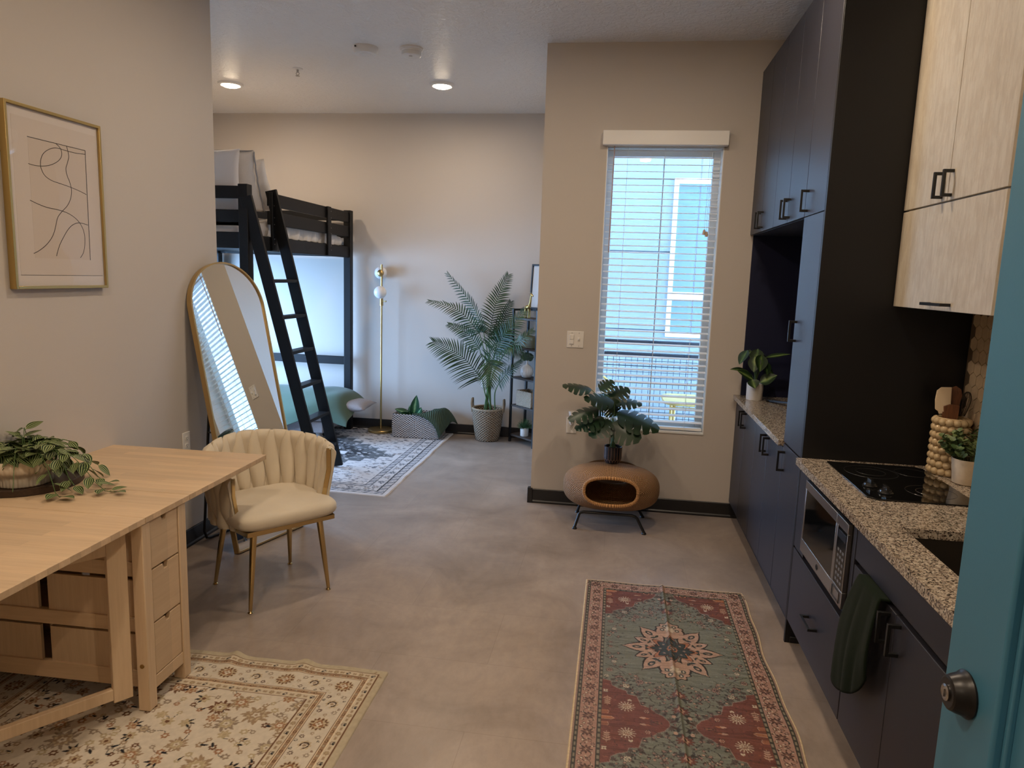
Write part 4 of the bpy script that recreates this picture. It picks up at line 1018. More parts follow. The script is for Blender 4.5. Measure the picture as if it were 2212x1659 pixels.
def wavyglass():
    m=glassmat('wavy_acrylic'); nt=m.node_tree
    tc=N(nt,'ShaderNodeTexCoord'); n=N(nt,'ShaderNodeTexNoise',i_Scale=3.2,i_Detail=1.0); nt.links.new(tc.outputs['Object'],n.inputs['Vector'])
    bp=N(nt,'ShaderNodeBump',i_Strength=.25,i_Distance=.02); nt.links.new(n.outputs['Fac'],bp.inputs['Height'])
    for q in nt.nodes:
        if q.type=='BSDF_GLOSSY': nt.links.new(bp.outputs[0],q.inputs['Normal'])
    return m
MB().grid(lambda u,w:(x0+.025,a0+.012+(a1-a0-.024)*u,b0+.012+(b1-b0-.024)*w),2,2).build('acrylic_pane',wavyglass(),pt)

# ------------------------------------------------------------------ rattan pet house stool
sx_,sy_,sz_=.022,4.67,.263
t=thing('rattan_stool','round woven rattan stool with an oval tunnel opening, on black bent legs under the window','stool',(sx_,sy_,0))
def stad(c,hw,hh,a):
    """superellipse ring in the XZ plane"""
    ca,sa=math.cos(a),math.sin(a); e=2/2.6
    return (c[0]+hw*math.copysign(abs(ca)**e,ca),c[1],c[2]+hh*math.copysign(abs(sa)**e,sa))
rings=[]
def body(u,w):
    a=2*PI*u
    # w 0 front rim .. 1 back rim
    Y=4.435+.455*w
    k=math.sin(PI*min(1,max(0,.20+.80*w*.93)))**.62
    k0=math.sin(PI*.20)**.62
    q=(k-k0)/(1-k0)
    hw=.168+(.316-.168)*q; hh=.088+(.158-.088)*q; zc=.287+(.263-.287)*min(1,w*2.5)
    return stad((sx_,Y-.02*(1-q),zc),max(.12,hw),max(.05,hh),a)
mb=MB().grid(body,96,40,wrapu=True)
mb.build('woven_body',weave('rattan_weave',C(110,74,44),C(206,162,116),170,84,.6,.7,.004),t,smooth=180,solid=.012,offset=-1)
MB().tube([stad((sx_,4.418,.287),.170,.090,2*PI*k/64) for k in range(64)],.011,10,closed=True).build('opening_rim',weave('rattan_wrap',C(120,78,44),C(208,158,106),2,90,.5,.6,.004,False),t,smooth=60)
MB().grid(lambda u,w: stad((sx_,4.90,.263),.21*(w),.11*w,2*PI*u),48,6,wrapu=True).build('back_panel',bpy.data.materials['rattan_weave'],t,smooth=60)
for (y,yo) in ((4.515,4.495),(4.80,4.83)):
    lb=MB().tube([(-.199,yo,.012),(-.175,y,.095),(-.165,y,.107),(-.145,y,.112),(.165,y,.112),(.188,y,.106),(.200,y,.095),(.247,yo,.012)],.0095,12)
    l=lb.build('leg_frame',M['handle'],t,smooth=50)
    for x in (-.1995,.2475): MB().lathe([(.016,0),(.016,.006),(.011,.013)],16,(x,yo,0)).build('foot_pad',M['handle'],l,smooth=40)
# monstera
mx_,my_,mz_=.022,4.635,None
def stool_top(y):
    w=(y-4.435)/.455; p=body(.25,w); return p[2]
mz_=stool_top(4.66)+.006
t=thing('potted_plant','monstera plant in a black fluted pot with copper lines, on the rattan stool','plant',(mx_,my_,mz_))
pr_=.0585
MB().lathe([(.040,0),(.048,.006),(.055,.022),(pr_,.034),(pr_,.112),(pr_-.003,.115),(pr_-.006,.112),(pr_-.006,.095),(0,.095)],48,(mx_,my_,mz_),cap1=False).build('pot',simple('black_glaze',(.012,.013,.02,1),.3),t,smooth=40)
cl=MB(); NL=18
for k in range(NL):
    a=2*PI*k/NL; a2=a+PI/NL; c_,s_=math.cos(a),math.sin(a); r=pr_+.0004
    cl.tube([(mx_+r*c_,my_+r*s_,mz_+.112),(mx_+r*c_,my_+r*s_,mz_+.034)],.0009,5)
    for s in (-1,1):
        a3=a+s*PI/NL; cl.tube([(mx_+r*c_,my_+r*s_,mz_+.034),(mx_+(.0555)*math.cos(a3),my_+.0555*math.sin(a3),mz_+.022)],.0009,5)
    cl.tube([(mx_+.0557*math.cos(a2),my_+.0557*math.sin(a2),mz_+.022),(mx_+.0485*math.cos(a2),my_+.0485*math.sin(a2),mz_+.007)],.0009,5)
cl.build('copper_lines',simple('copper_line',(.35,.20,.12,1),.4),t)
pb=MB(); r_=random.Random(3)
for k in range(70):
    a=r_.uniform(0,2*PI); q=.046*math.sqrt(r_.random()); pb.sphere((mx_+q*math.cos(a),my_+q*math.sin(a),mz_+.096),r_.uniform(.004,.007),7,5)
pb.build('pebbles',simple('pale_pebbles',(.35,.33,.30,1),.8,var=.5,vscale=60),t)['kind']='stuff'
fo=MB(); st=MB()
def monstera(base,tip,nrm,W,nl=5,droop=.20,fold=.10,gap=.32):
    base=V(base); tip=V(tip); d=tip-base; L=d.length; d.normalize(); n=V(nrm); n=(n-d*n.dot(d)).normalized(); s=d.cross(n)
    def P(x,y):      # x along midrib 0..1, y signed across
        return base+d*(L*x)+s*y+n*(-droop*L*x*x-.35*y*y/W-.05*abs(y)+.0)
    def wid(x): return W*.5*max(0,(math.sin(PI*(x*.88+.12)**.85)))**.9
    for sg in (-1,1):
        for i in range(nl):
            a,b=i/nl,(i+1)/nl; nu,nv=3,8
            vs=[];fs=[];uvs=[]
            for j in range(nv+1):
                v=j/nv; g=gap*max(0,min(1,(v-.34)/.45))
                for k in range(nu+1):
                    u=k/nu; uu=.5+(u-.5)*(1-g*(1-.25*(v>.97))); xm=a+(b-a)*uu
                    sweep=.30*v*(1-.6*xm)-(.16*v if xm<.2 else 0)*(1-xm/.2)
                    X=min(1,xm*(.93)+sweep*.35); y=sg*wid(xm*.96+.0)*v
                    if v>.8: y*=1-.07*abs(2*u-1)**3
                    vs.append(P(X,y)); uvs.append((.5+.5*sg*v,xm))
            for j in range(nv):
                for k in range(nu): fs.append((j*(nu+1)+k,j*(nu+1)+k+1,(j+1)*(nu+1)+k+1,(j+1)*(nu+1)+k))
            fo.add(vs,fs,uvs)
    return base
crown=V((mx_,my_,mz_+.10))
MON=[((-.137,4.62,.905),(-.325,4.58,.962),(.15,-.25,1),.16),((.012,4.60,.835),(-.175,4.52,.893),(-.1,-.55,1),.15),((-.086,4.70,.895),(-.004,4.72,.972),(-.5,-.6,.5),.13),
((-.028,4.68,.845),(.106,4.70,.932),(-.4,-.7,.7),.15),((.013,4.66,.83),(.200,4.64,.853),(.0,-.35,1),.13),((-.085,4.60,.785),(-.290,4.54,.742),(-.05,-.35,1),.17),
((-.050,4.58,.735),(-.240,4.50,.690),(-.1,-.3,1),.17),((-.010,4.55,.725),(-.135,4.45,.645),(-.35,-.70,.85),.155),((.034,4.60,.762),(.328,4.55,.722),(.08,-.42,1),.215),
((.005,4.53,.705),(.195,4.45,.640),(.25,-1,.60),.165),((-.035,4.64,.81),(-.125,4.66,.775),(-.3,-.7,.8),.12),((-.018,4.64,.81),(.045,4.62,.75),(.1,-.9,.5),.12),
((-.03,4.66,.87),(-.075,4.66,.80),(-.3,-.8,.4),.10),((.0,4.64,.86),(-.012,4.60,.785),(.1,-1,.3),.11)]
for (b,tp,n_,W) in MON:
    monstera(b,tp,n_,W*1.22)
    b=V(b); m_=crown.lerp(b,.55)+V((0,0,.05)); m_.x=crown.x+(b.x-crown.x)*.38; m_.y=crown.y+(b.y-crown.y)*.38
    st.tube(smoothpath([tuple(crown+V((r_.uniform(-.018,.018),r_.uniform(-.018,.018),-.01))),tuple(m_),tuple(b)],5),.0022,6)
fo.build('foliage',leafmat('monstera_leaf',C(16,34,19),C(30,56,28),rough=.38),t,smooth=180,weld=True); st.build('stem',M['stemgreen'],t,smooth=60)
# niche plant
nx_,ny_=.918,4.80; nz_=ZT+.0005
t=thing('potted_plant','bushy variegated green plant in a white cylinder pot on the far niche counter','plant',(nx_,ny_,nz_))
MB().lathe([(.049,0),(.051,.003),(.053,.108),(.051,.110),(.047,.107),(.046,.09),(0,.09)],36,(nx_,ny_,nz_),cap1=False).build('pot',M['ceramic'],t,smooth=40)
MB().lathe([(.046,.091),(0,.096)],24,(nx_,ny_,nz_),cap0=False,cap1=False).build('soil',M['soil'],t)
fo=MB(); st=MB(); cr=V((nx_,ny_,nz_+.09))
for (dx,dy,dz,tx,ty,tz_,W,n_) in ((-.06,0,.10,-.155,-.03,.115,.060,(-.2,-.4,1)),(-.07,-.02,.235,-.12,-.05,.16,.085,(-.9,-.6,.4)),(-.02,-.03,.20,-.03,-.07,.115,.085,(-.3,-1,.3)),(.02,-.03,.21,.01,-.09,.125,.085,(.2,-1,.3)),(.0,0,.245,-.015,-.02,.15,.09,(-.3,-1,.5)),(.05,0,.19,.175,-.02,.23,.05,(.1,-.5,1)),(.05,-.02,.17,.06,-.07,.10,.07,(.6,-1,.3)),(-.045,-.02,.06,-.10,-.08,.0,.0,(0,0,1)),(-.02,-.03,.045,-.11,-.06,.105,.07,(-.3,-.8,1)),(.02,-.04,.03,.10,-.07,.085,.085,(.1,-.9,.9)),(-.03,-.05,.05,-.02,-.10,.01,.075,(-.1,-1,.5)),(.03,.03,.22,.07,.06,.18,.08,(.3,-.3,1)),(-.03,.04,.22,-.08,.06,.20,.08,(-.3,-.3,1)),(.05,.02,.13,.12,.03,.08,.08,(.5,-.6,.8))):
    if W==0: continue
    b=cr+V((dx,dy,dz)); e=cr+V((tx,ty,tz_)); leaf(fo,b,e-b,n_,(e-b).length*1.15,W,droop=.12,fold=.10,nu=6,nv=8)
    st.tube(smoothpath([tuple(cr),tuple(cr.lerp(b,.5)+V((-dx*.2,-dy*.2,.01))),tuple(b)],4),.0018,6)
fo.build('foliage',leafmat('variegated_leaf',C(28,48,22),C(66,92,42),center=C(120,140,80)),t,smooth=180); st.build('stem',M['stemgreen'],t,smooth=60)
# ------------------------------------------------------------------ loft bed
BX0,BX1,BY0,BY1=-4.12,-2.643,4.88,6.945
bt=thing('loft_bed','black wooden loft bed with slatted guard rails and a leaning ladder','bed',((BX0+BX1)/2,(BY0+BY1)/2,0))
pw=.072
for x in (BX0,BX1-pw):
    for y in (BY0,BY1-pw): MB().box((x,y,.0075 if x>-4 else .0075),(x+pw,y+pw,2.205)).build('post',M['bedwood'],bt,bevel=.004)
xs=BX1-.040
def rail(lo,hi,name='rail'): return MB().box(lo,hi).build(name,M['bedwood'],bt,bevel=.004)
GY=5.245
rail((xs,BY0+pw,1.746),(xs+.026,BY1-pw,1.855),'side_rail')
rail((BX0+.014,BY0+pw,1.746),(BX0+.040,BY1-pw,1.855),'side_rail')
for (z0,z1) in ((1.948,2.050),(2.087,2.187)):
    rail((xs,GY,z0),(xs+.026,BY1-pw,z1),'guard_rail'); rail((BX0+.014,BY0+pw,z0),(BX0+.040,BY1-pw,z1),'guard_rail')
for y in (GY-.0,6.31): MB().box((xs+.026,y,1.752),(xs+.046,y+.075,2.19)).build('guard_post',M['bedwood'],bt,bevel=.003)
for y in (BY0+.022,BY1-.048):
    for (z0,z1) in ((1.753,1.869),(1.938,2.026),(2.105,2.193)): rail((BX0+pw,y,z0),(BX1-pw,y+.026,z1),'end_rail')
    rail((BX0+pw,y,.672),(BX1-pw,y+.026,.755),'cross_bar')
MB().box((BX0+.04,BY0+.05,1.775),(xs,BY1-.05,1.795)).build('bed_deck',M['bedwood'],bt)
bo=MB()
for y in (GY+.027,6.377):
    for z in (1.80,1.84,1.95,2.0,2.09,2.15): bo.sphere((xs+.0465,y,z),.004,8,5,(.5,1,1))
bo.build('bolt',M['steel'],bt)
# ladder is fixed to the bed
la=[(V((-2.655,4.885,2.12)),V((-2.215,5.10,.018))),(V((-2.662,5.275,2.205)),V((-2.222,5.487,.018)))]
lo_=None
for (a,b) in la:
    r=MB().beam(a,b,.026,.088,up=(1,0,.2)).build('ladder_rail',M['bedwood'],bt,bevel=.003)
for z in (1.525,1.258,.996,.735,.472,.215):
    P=[]
    for (a,b) in la:
        t=(a.z-z)/(a.z-b.z); P.append(a.lerp(b,t))
    MB().beam(P[0]+V((0,.012,0)),P[1]-V((0,.012,0)),.085,.024).build('rung',M['bedwood'],bt,bevel=.003)
# mattress and bedding
t=thing('mattress','white mattress lying on the loft bed deck','mattress',(-3.38,5.9,1.796))
MB().box((BX0+.10,BY0+.085,1.796),(-2.765,BY1-.085,1.92)).build('mattress_body',M['cotton'],t,bevel=.03,seg=4)
t=thing('duvet','white ruffled duvet spread over the loft bed mattress','duvet',(-3.38,5.95,1.93))
r_=random.Random(9)
def duv(u,w):
    y=5.03+1.80*w
    q=2*u-1; k=abs(q)
    s=math.copysign(1,q)
    top=1.966+.115*(1-w)**1.1*(.35+.65*math.sin(PI*min(1,max(0,u*.9))))*min(1,max(.1,(w-.12)/.15))+.02*math.sin(7*w+3*u)+.014*math.sin(19*w+5*u)
    if k<.86: x=-3.375+.655*q/.86*1.0; z=top-.012*(k/.86)**4
    else:
        f=(k-.86)/.14; x=-3.375+s*(.655+.014*math.sin(PI*f*.9)+.006*math.sin(60*w)+.003*math.sin(131*w)); z=(top-.012)*(1-f)+1.862*f+.004*math.sin(85*w)
    return (x+.004*math.sin(40*w+9*u),y,z)
MB().grid(duv,60,120).build('cover',M['ruffle'],t,smooth=180)
def pillow(mb,w,h,th,Mx,pinch=.10,nu=24,nv=24,wr=0):
    def side(sg):
        def fn(u,v):
            x=2*u-1; y=2*v-1
            px=x*(1-pinch*(1-abs(y)**2)*0)-0; k=((1-abs(x)**2.6)*(1-abs(y)**2.6))**.5
            ex=x*w/2*(1-pinch*(1-y*y)*abs(x)**3*.6); ey=y*h/2*(1-pinch*(1-x*x)*abs(y)**3*.6)
            return (ex,ey,sg*(th/2*k+wr*math.sin(9*x+4*y)*k*math.sin(7*y)))
        return fn
    mb.grid(side(1),nu,nv,Mx); mb.grid(lambda u,v: side(-1)(1-u,v),nu,nv,Mx)
    return mb
def pm(c,rx=0,ry=0,rz=0): return Matrix.Translation(c)@Matrix.Rotation(rz,4,'Z')@Matrix.Rotation(ry,4,'Y')@Matrix.Rotation(rx,4,'X')
R90=PI/2
t=thing('bed_pillow','plain white pillow standing at the near end of the loft bed, against the end rail','pillow',(-3.2,5.03,2.0),0,'loft bed pillows')
pillow(MB(),.62,.46,.15,pm((-3.07,5.02,2.235),R90+.06),.12).build('pillow_body',M['cotton'],t,smooth=180,weld=True)
t=thing('bed_pillow','white embroidered pillow with grey trim leaning behind the plain one, beside the ladder','pillow',(-3.05,5.2,2.0),0,'loft bed pillows')
pillow(MB(),.66,.46,.16,pm((-3.04,5.195,2.255),R90+.34),.14,wr=.008).build('pillow_body',M['ruffle'],t,smooth=180,weld=True)
Mx=pm((-3.04,5.195,2.255),R90+.34)
pi=MB().tube([Mx@V((.325*(1-.03*math.sin(PI*k/14)),-.22+.44*k/14,.004*math.sin(k*2.1))) for k in range(15)],.006,6)
pi.tube([Mx@V((-.32+.64*k/14,.225,.004*math.sin(k*2.1))) for k in range(15)],.006,6)
pi.build('grey_trim',simple('grey_trim',(.30,.30,.32,1),.9),bpy.data.objects['bed_pillow.001'])
t=thing('bed_pillow','white ruffled pillow furthest from the end rail, its pointed corner showing','pillow',(-3.0,5.33,2.0),0,'loft bed pillows')
pillow(MB(),.62,.46,.15,pm((-3.03,5.42,2.252),R90+.62),.14,wr=.01).build('pillow_body',M['ruffle'],t,smooth=180,weld=True)

# ------------------------------------------------------------------ low daybed with cushions and throw
t=thing('daybed','low grey upholstered daybed with bun feet under the loft bed','daybed',(-3.35,6.68,.008))
MB().box((-4.02,6.385,.062),(-2.735,6.985,.175)).build('base',M['greyfab'],t,bevel=.012,seg=3)
MB().box((-4.02,6.37,.176),(-2.735,6.985,.262)).build('seat_cushion',M['greyfab'],t,bevel=.03,seg=4)
for x in (-3.95,-2.80):
    for y in (6.45,6.92): MB().lathe([(.022,0),(.034,.008),(.036,.02),(.026,.03),(.034,.038),(.036,.048),(.030,.056)],20,(x,y,.0075)).build('bun_foot',simple('pale_turned_wood',(.36,.31,.27,1),.6) if 'pale_turned_wood' not in bpy.data.materials else bpy.data.materials['pale_turned_wood'],t,smooth=45)
t=thing('cushion','large grey cushion lying on the daybed, its pointed end jutting past the bed post','cushion',(-2.72,6.58,.26),0,'grey floor cushions')
pillow(MB(),.84,.42,.14,pm((-2.755,6.60,.335),0,.06,math.radians(3)),.10).build('cushion_body',M['greyfab'],t,smooth=180,weld=True)
t=thing('cushion','grey cushion at the left of the daybed, seen between the ladder rails','cushion',(-3.45,6.72,.26),0,'grey floor cushions')
pillow(MB(),.72,.38,.14,pm((-3.53,6.74,.350),.10,-.03,.06),.10).build('cushion_body',M['greyfab'],t,smooth=180,weld=True)
def drape(ctrl,nu,nv):
    """smooth surface through a grid of control points"""
    ctrl=[[V(p) for p in row] for row in ctrl]
    def cr(P,t):
        n=len(P)-1; f=min(n-1e-6,max(0,t*n)); i=int(f); t=f-i
        a=P[max(0,i-1)];b=P[i];c=P[i+1];d=P[min(n,i+2)]
        return ((b*2)+(c-a)*t+(a*2-b*5+c*4-d)*t*t+(b*3-a-c*3+d)*t**3)*.5
    return lambda u,w: cr([cr(row,u) for row in ctrl],w)
t=thing('throw_blanket','sage green knitted throw draped over the daybed and its cushion','blanket',(-2.9,6.4,.3),0,'green knitted throws')
XS_=(-3.6,-3.25,-2.95,-2.74,-2.58,-2.46)
ctl=[[(x,y+.01*math.sin(9*x),z+.012) for x,z in zip(XS_,zz)] for y,zz in ((6.76,(.42,.43,.43,.44,.41,.335)),(6.58,(.44,.44,.44,.445,.42,.30)),(6.42,(.39,.38,.39,.41,.385,.235)),(6.315,(.27,.25,.30,.335,.295,.20)),(6.285,(.09,.07,.17,.26,.18,.15)))]
f_=drape(ctl,0,0)
MB().grid(lambda u,w: f_(u,w)+V((0,0,.006*math.sin(14*u+5*w)*math.sin(6*w))),60,40).build('cloth',M['greenknit'],t,smooth=180,solid=.012,offset=1)

# ------------------------------------------------------------------ floor lamp
lx,ly=-2.325,6.885; z0=.0075
t=thing('floor_lamp','slim brass floor lamp with two glass globes and a round base on the blue rug','floor lamp',(lx,ly,z0))
MB().lathe([(.128,0),(.131,.003),(.131,.022),(.127,.026),(0,.026)],48,(lx,ly,z0),cap1=False).build('base',M['brass'],t,smooth=40)
MB().tube([(lx,ly,z0+.02),(lx,ly,1.69)],.0095,16).build('pole',M['brass'],t,smooth=50)
s_=MB().cyl((lx,ly,1.285),(lx,ly,1.36),.017,20); s_.cyl((lx,ly,1.33),(lx+.045,ly-.01,1.33),.005,10); s_.sphere((lx+.048,ly-.011,1.33),.008,10,6)
s_.build('dimmer_switch',M['brass'],t,smooth=50)
M['opal']=simple('opal_glass',(.80,.80,.80,1),.25,coat=.3)
def clearglobe():
    m=glassmat('frosted_clear_glass',(.82,.86,.88,1)); return m
g2=MB().sphere((lx+.012,ly-.075,1.418),.0625,28,18).build('globe',M['opal'],t,smooth=180); MB().cyl((lx,ly,1.418),(lx+.004,ly-.02,1.418),.014,16).build('socket',M['brass'],g2,smooth=50)
g1=MB().sphere((lx-.035,ly+.078,1.607),.0625,28,18).build('globe',M['opal'],t,smooth=180)
MB().sphere((lx-.008,ly-.012,1.605),.034,20,12,(1,.6,1)).cyl((lx-.004,ly-.01,1.605),(lx-.02,ly+.03,1.607),.016,16).build('socket',M['brass'],g1,smooth=60)

MB().tube(smoothpath([(lx-.10,ly+.06,z0+.012),(lx-.20,ly+.08,z0+.006),(lx-.30,ly+.0,z0+.006),(lx-.22,ly+.11,z0+.006),(lx-.12,ly+.132,z0+.006)],6),.0032,6).build('power_cord',M['handle'],t,smooth=60)
# ------------------------------------------------------------------ woven box, its plant and blanket
kx0,kx1,ky0,ky1,kz0=-2.135,-1.665,6.675,6.955,.0075
t=thing('storage_basket','rectangular black and white woven basket on the blue rug by the far wall','basket',((kx0+kx1)/2,(ky0+ky1)/2,kz0))
per=[]; 
def bpt(s):
    """point and inward normal round a rounded rectangle, s 0..1 by length"""
    L=[kx1-kx0,ky1-ky0,kx1-kx0,ky1-ky0]; T_=sum(L); d=s*T_
    c=[(kx0,ky0),(kx1,ky0),(kx1,ky1),(kx0,ky1)]
    for i in range(4):
        if d<=L[i] or i==3:
            a=c[i]; b=c[(i+1)%4]; q=d/L[i]; return (a[0]+(b[0]-a[0])*q,a[1]+(b[1]-a[1])*q)
        d-=L[i]
def bwall(off):
    def fn(u,w):
        x,y=bpt(u%1.0); cx,cy=(kx0+kx1)/2,(ky0+ky1)/2
        x=cx+(x-cx)*(1-off/abs(kx1-kx0)*2); y=cy+(y-cy)*(1-off/abs(ky1-ky0)*2)
        q=max(0,(x-(kx0+.22))/(kx1-kx0-.22)); hgt=.232-.065*q**2*(1 if y<cy else .35)
        bulge=.010*math.sin(PI*w); lean=.020*w*q*q
        return (x-lean+ (bulge if x>cx else -bulge)*.4, y+(.012*math.sin(PI*w) if y>cy else -.012*math.sin(PI*w))*.3, kz0+hgt*w)
    return fn
wm=weave('checked_weave',C(70,58,54),C(222,212,204),96,22,.8,.7,.004)
b_=MB().grid(bwall(0),100,24,wrapu=True).build('woven_sides',wm,t,smooth=60,solid=.010,offset=-1)
MB().box((kx0+.012,ky0+.012,kz0),(kx1-.012,ky1-.012,kz0+.010)).build('bottom',M['greyfab'],t)
t=thing('leafy_plant','small variegated leafy plant standing inside the woven box','plant',(-1.97,6.80,kz0+.012))
MB().lathe([(.045,0),(.058,.10),(.056,.11),(.05,.105),(0,.105)],24,(-1.97,6.80,kz0+.011),cap1=False).build('pot',M['bronze'],t,smooth=40)
fo=MB(); st=MB(); cr_=V((-1.97,6.80,.115))
for (bx,by,bz,ex,ey,ez,W,n_) in ((-1.955,6.79,.20,-1.925,6.77,.405,.095,(.15,-1,.1)),(-2.0,6.78,.22,-2.12,6.74,.285,.085,(-.2,-.6,.8)),(-1.93,6.77,.20,-1.87,6.71,.295,.06,(.2,-.8,.7)),(-1.99,6.77,.19,-2.05,6.71,.245,.08,(-.4,-1,.4)),(-1.94,6.75,.19,-1.90,6.70,.25,.08,(.2,-1,.3)),(-1.98,6.86,.2,-2.03,6.9,.29,.08,(-.2,-.8,.6)),(-1.93,6.84,.2,-1.90,6.87,.28,.07,(.3,-.8,.6)),(-1.97,6.76,.20,-1.975,6.70,.26,.075,(0,-1,.6))):
    b=V((bx,by,bz)); e=V((ex,ey,ez)); leaf(fo,b,e-b,n_,(e-b).length*1.05,W,droop=.14,fold=.10,nu=6,nv=8); st.tube([cr_,cr_.lerp(b,.6)+V((0,0,.01)),b],.003,6)
fo.build('foliage',leafmat('dieffenbachia_leaf',C(26,66,40),C(52,104,62),center=C(150,178,130)),t,smooth=180); st.build('stem',M['stemgreen'],t,smooth=60)
t=thing('throw_blanket','dark green ribbed throw hanging over the right corner of the woven box','blanket',(-1.72,6.80,.2),0,'green knitted throws')
ctl=[[(-1.93,6.655,.256),(-1.90,6.72,.250),(-1.86,6.78,.240),(-1.83,6.85,.245),(-1.80,6.92,.25),(-1.79,6.97,.255)],
[(-1.85,6.655,.240),(-1.82,6.70,.250),(-1.78,6.78,.266),(-1.75,6.85,.272),(-1.72,6.92,.272),(-1.71,6.985,.262)],
[(-1.77,6.648,.205),(-1.74,6.69,.240),(-1.70,6.78,.265),(-1.68,6.85,.278),(-1.66,6.92,.280),(-1.65,6.99,.255)],
[(-1.695,6.642,.13),(-1.665,6.67,.17),(-1.635,6.76,.205),(-1.62,6.84,.235),(-1.60,6.91,.235),(-1.59,6.99,.19)],
[(-1.655,6.638,.03),(-1.625,6.66,.075),(-1.60,6.75,.12),(-1.575,6.83,.16),(-1.555,6.90,.15),(-1.545,6.99,.11)]]
f2=drape(ctl,0,0)
def ribmat():
    m,nt,b=newmat('ribbed_green_knit'); b.inputs['Base Color'].default_value=(.055,.080,.052,1); b.inputs['Roughness'].default_value=.95; b.inputs['Specular IOR Level'].default_value=.15
    uv=N(nt,'ShaderNodeUVMap'); w_=N(nt,'ShaderNodeTexWave',i_Scale=9.0); w_.bands_direction='DIAGONAL'; nt.links.new(uv.outputs[0],w_.inputs['Vector'])
    r=ramp(nt,w_.outputs['Fac'],[(.2,(.030,.045,.030,1)),(.7,(.075,.105,.070,1))]); nt.links.new(r.outputs[0],b.inputs['Base Color'])
    bp=N(nt,'ShaderNodeBump',i_Strength=.8,i_Distance=.006); nt.links.new(w_.outputs['Fac'],bp.inputs['Height']); nt.links.new(bp.outputs[0],b.inputs['Normal']); return m
MB().grid(lambda u,w: f2(u,w),50,40).build('cloth',ribmat(),t,smooth=180,solid=.008,offset=1)

# ------------------------------------------------------------------ palm
px,py=-1.213,6.85
t=thing('potted_palm','tall artificial palm in a round wicker basket with two handles, by the far wall','plant',(px,py,0))
M['wicker']=weave('grey_wicker',C(96,76,58),C(196,174,146),54,26,.75,.9,.006)
def bk(u,w):
    a=2*PI*u; r=.112+.043*w**.8+.004*math.sin(PI*w); return (px+r*math.cos(a),py+r*math.sin(a),.002+.315*w)
bo_=MB().grid(bk,72,30,wrapu=True).build('basket',M['wicker'],t,smooth=180,solid=.012,offset=-1)
MB().tube([(px+.150*math.cos(2*PI*k/48),py+.150*math.sin(2*PI*k/48),.318) for k in range(48)],.011,8,closed=True).build('rim',weave('wicker_wrap',C(100,80,60),C(190,168,140),2,110,.75,.7,.004,False),bo_,smooth=60)
for s in (-1,1):
    MB().tube([(px+s*.150,py-.032,.28),(px+s*.160,py-.036,.36),(px+s*.158,py-.02,.408),(px+s*.158,py+.02,.408),(px+s*.160,py+.036,.36),(px+s*.150,py+.032,.28)],.011,8).build('basket_handle',bpy.data.materials['wicker_wrap'],bo_,smooth=60)
MB().lathe([(.139,.285),(.05,.292),(0,.295)],32,(px,py,0),cap0=False,cap1=False).build('moss',simple('brown_moss',(.07,.045,.03,1),.95,bump=1,bscale=80),t)
def sc_(X,z,Y): k=Y/6.85; return V((X*k,Y,1.62+(z-1.62)*k))
FR=[('A',(-1.275,1.06),(-1.40,1.33),(-1.646,1.617),6.88,(-.62,-.45,.25),22,.125),
    ('B',(-1.315,1.05),(-1.53,1.27),(-1.825,1.350),6.76,(-.45,-.30,.45),22,.120),
    ('C',(-1.312,.90),(-1.45,1.06),(-1.625,1.130),6.93,(-.35,-.85,.4),18,.105),
    ('D',(-1.275,.60),(-1.50,.83),(-1.780,.950),6.62,(.05,-1,.18),24,.205),
    ('E',(-1.222,1.03),(-1.165,1.35),(-1.052,1.625),6.90,(.1,-1,.12),24,.150),
    ('F',(-1.145,.97),(-1.085,1.18),(-1.020,1.370),6.90,(.3,-1,.1),18,.120),
    ('G',(-1.205,.74),(-1.085,1.02),(-.895,1.282),6.60,(-.25,-1,.25),24,.170),
    ('H',(-1.150,.88),(-1.02,.955),(-.885,.865),6.60,(-.1,-.75,.7),18,.130),
    ('I',(-1.115,.565),(-1.02,.69),(-.902,.805),6.64,(-.5,-.8,.4),16,.095),
    ('J',(-1.03,.92),(-.92,1.00),(-.800,1.105),6.48,(-.35,-.85,.4),14,.11),
    ('K',(-1.205,.80),(-1.20,.72),(-1.185,.575),6.56,(.0,-1,.1),14,.17),
    ('L',(-1.20,.90),(-1.12,1.05),(-1.04,1.10),6.64,(.2,-1,.3),16,.15)]
pm1=leafmat('palm_leaf',C(18,42,22),C(48,78,36),rough=.4); r_=random.Random(2)
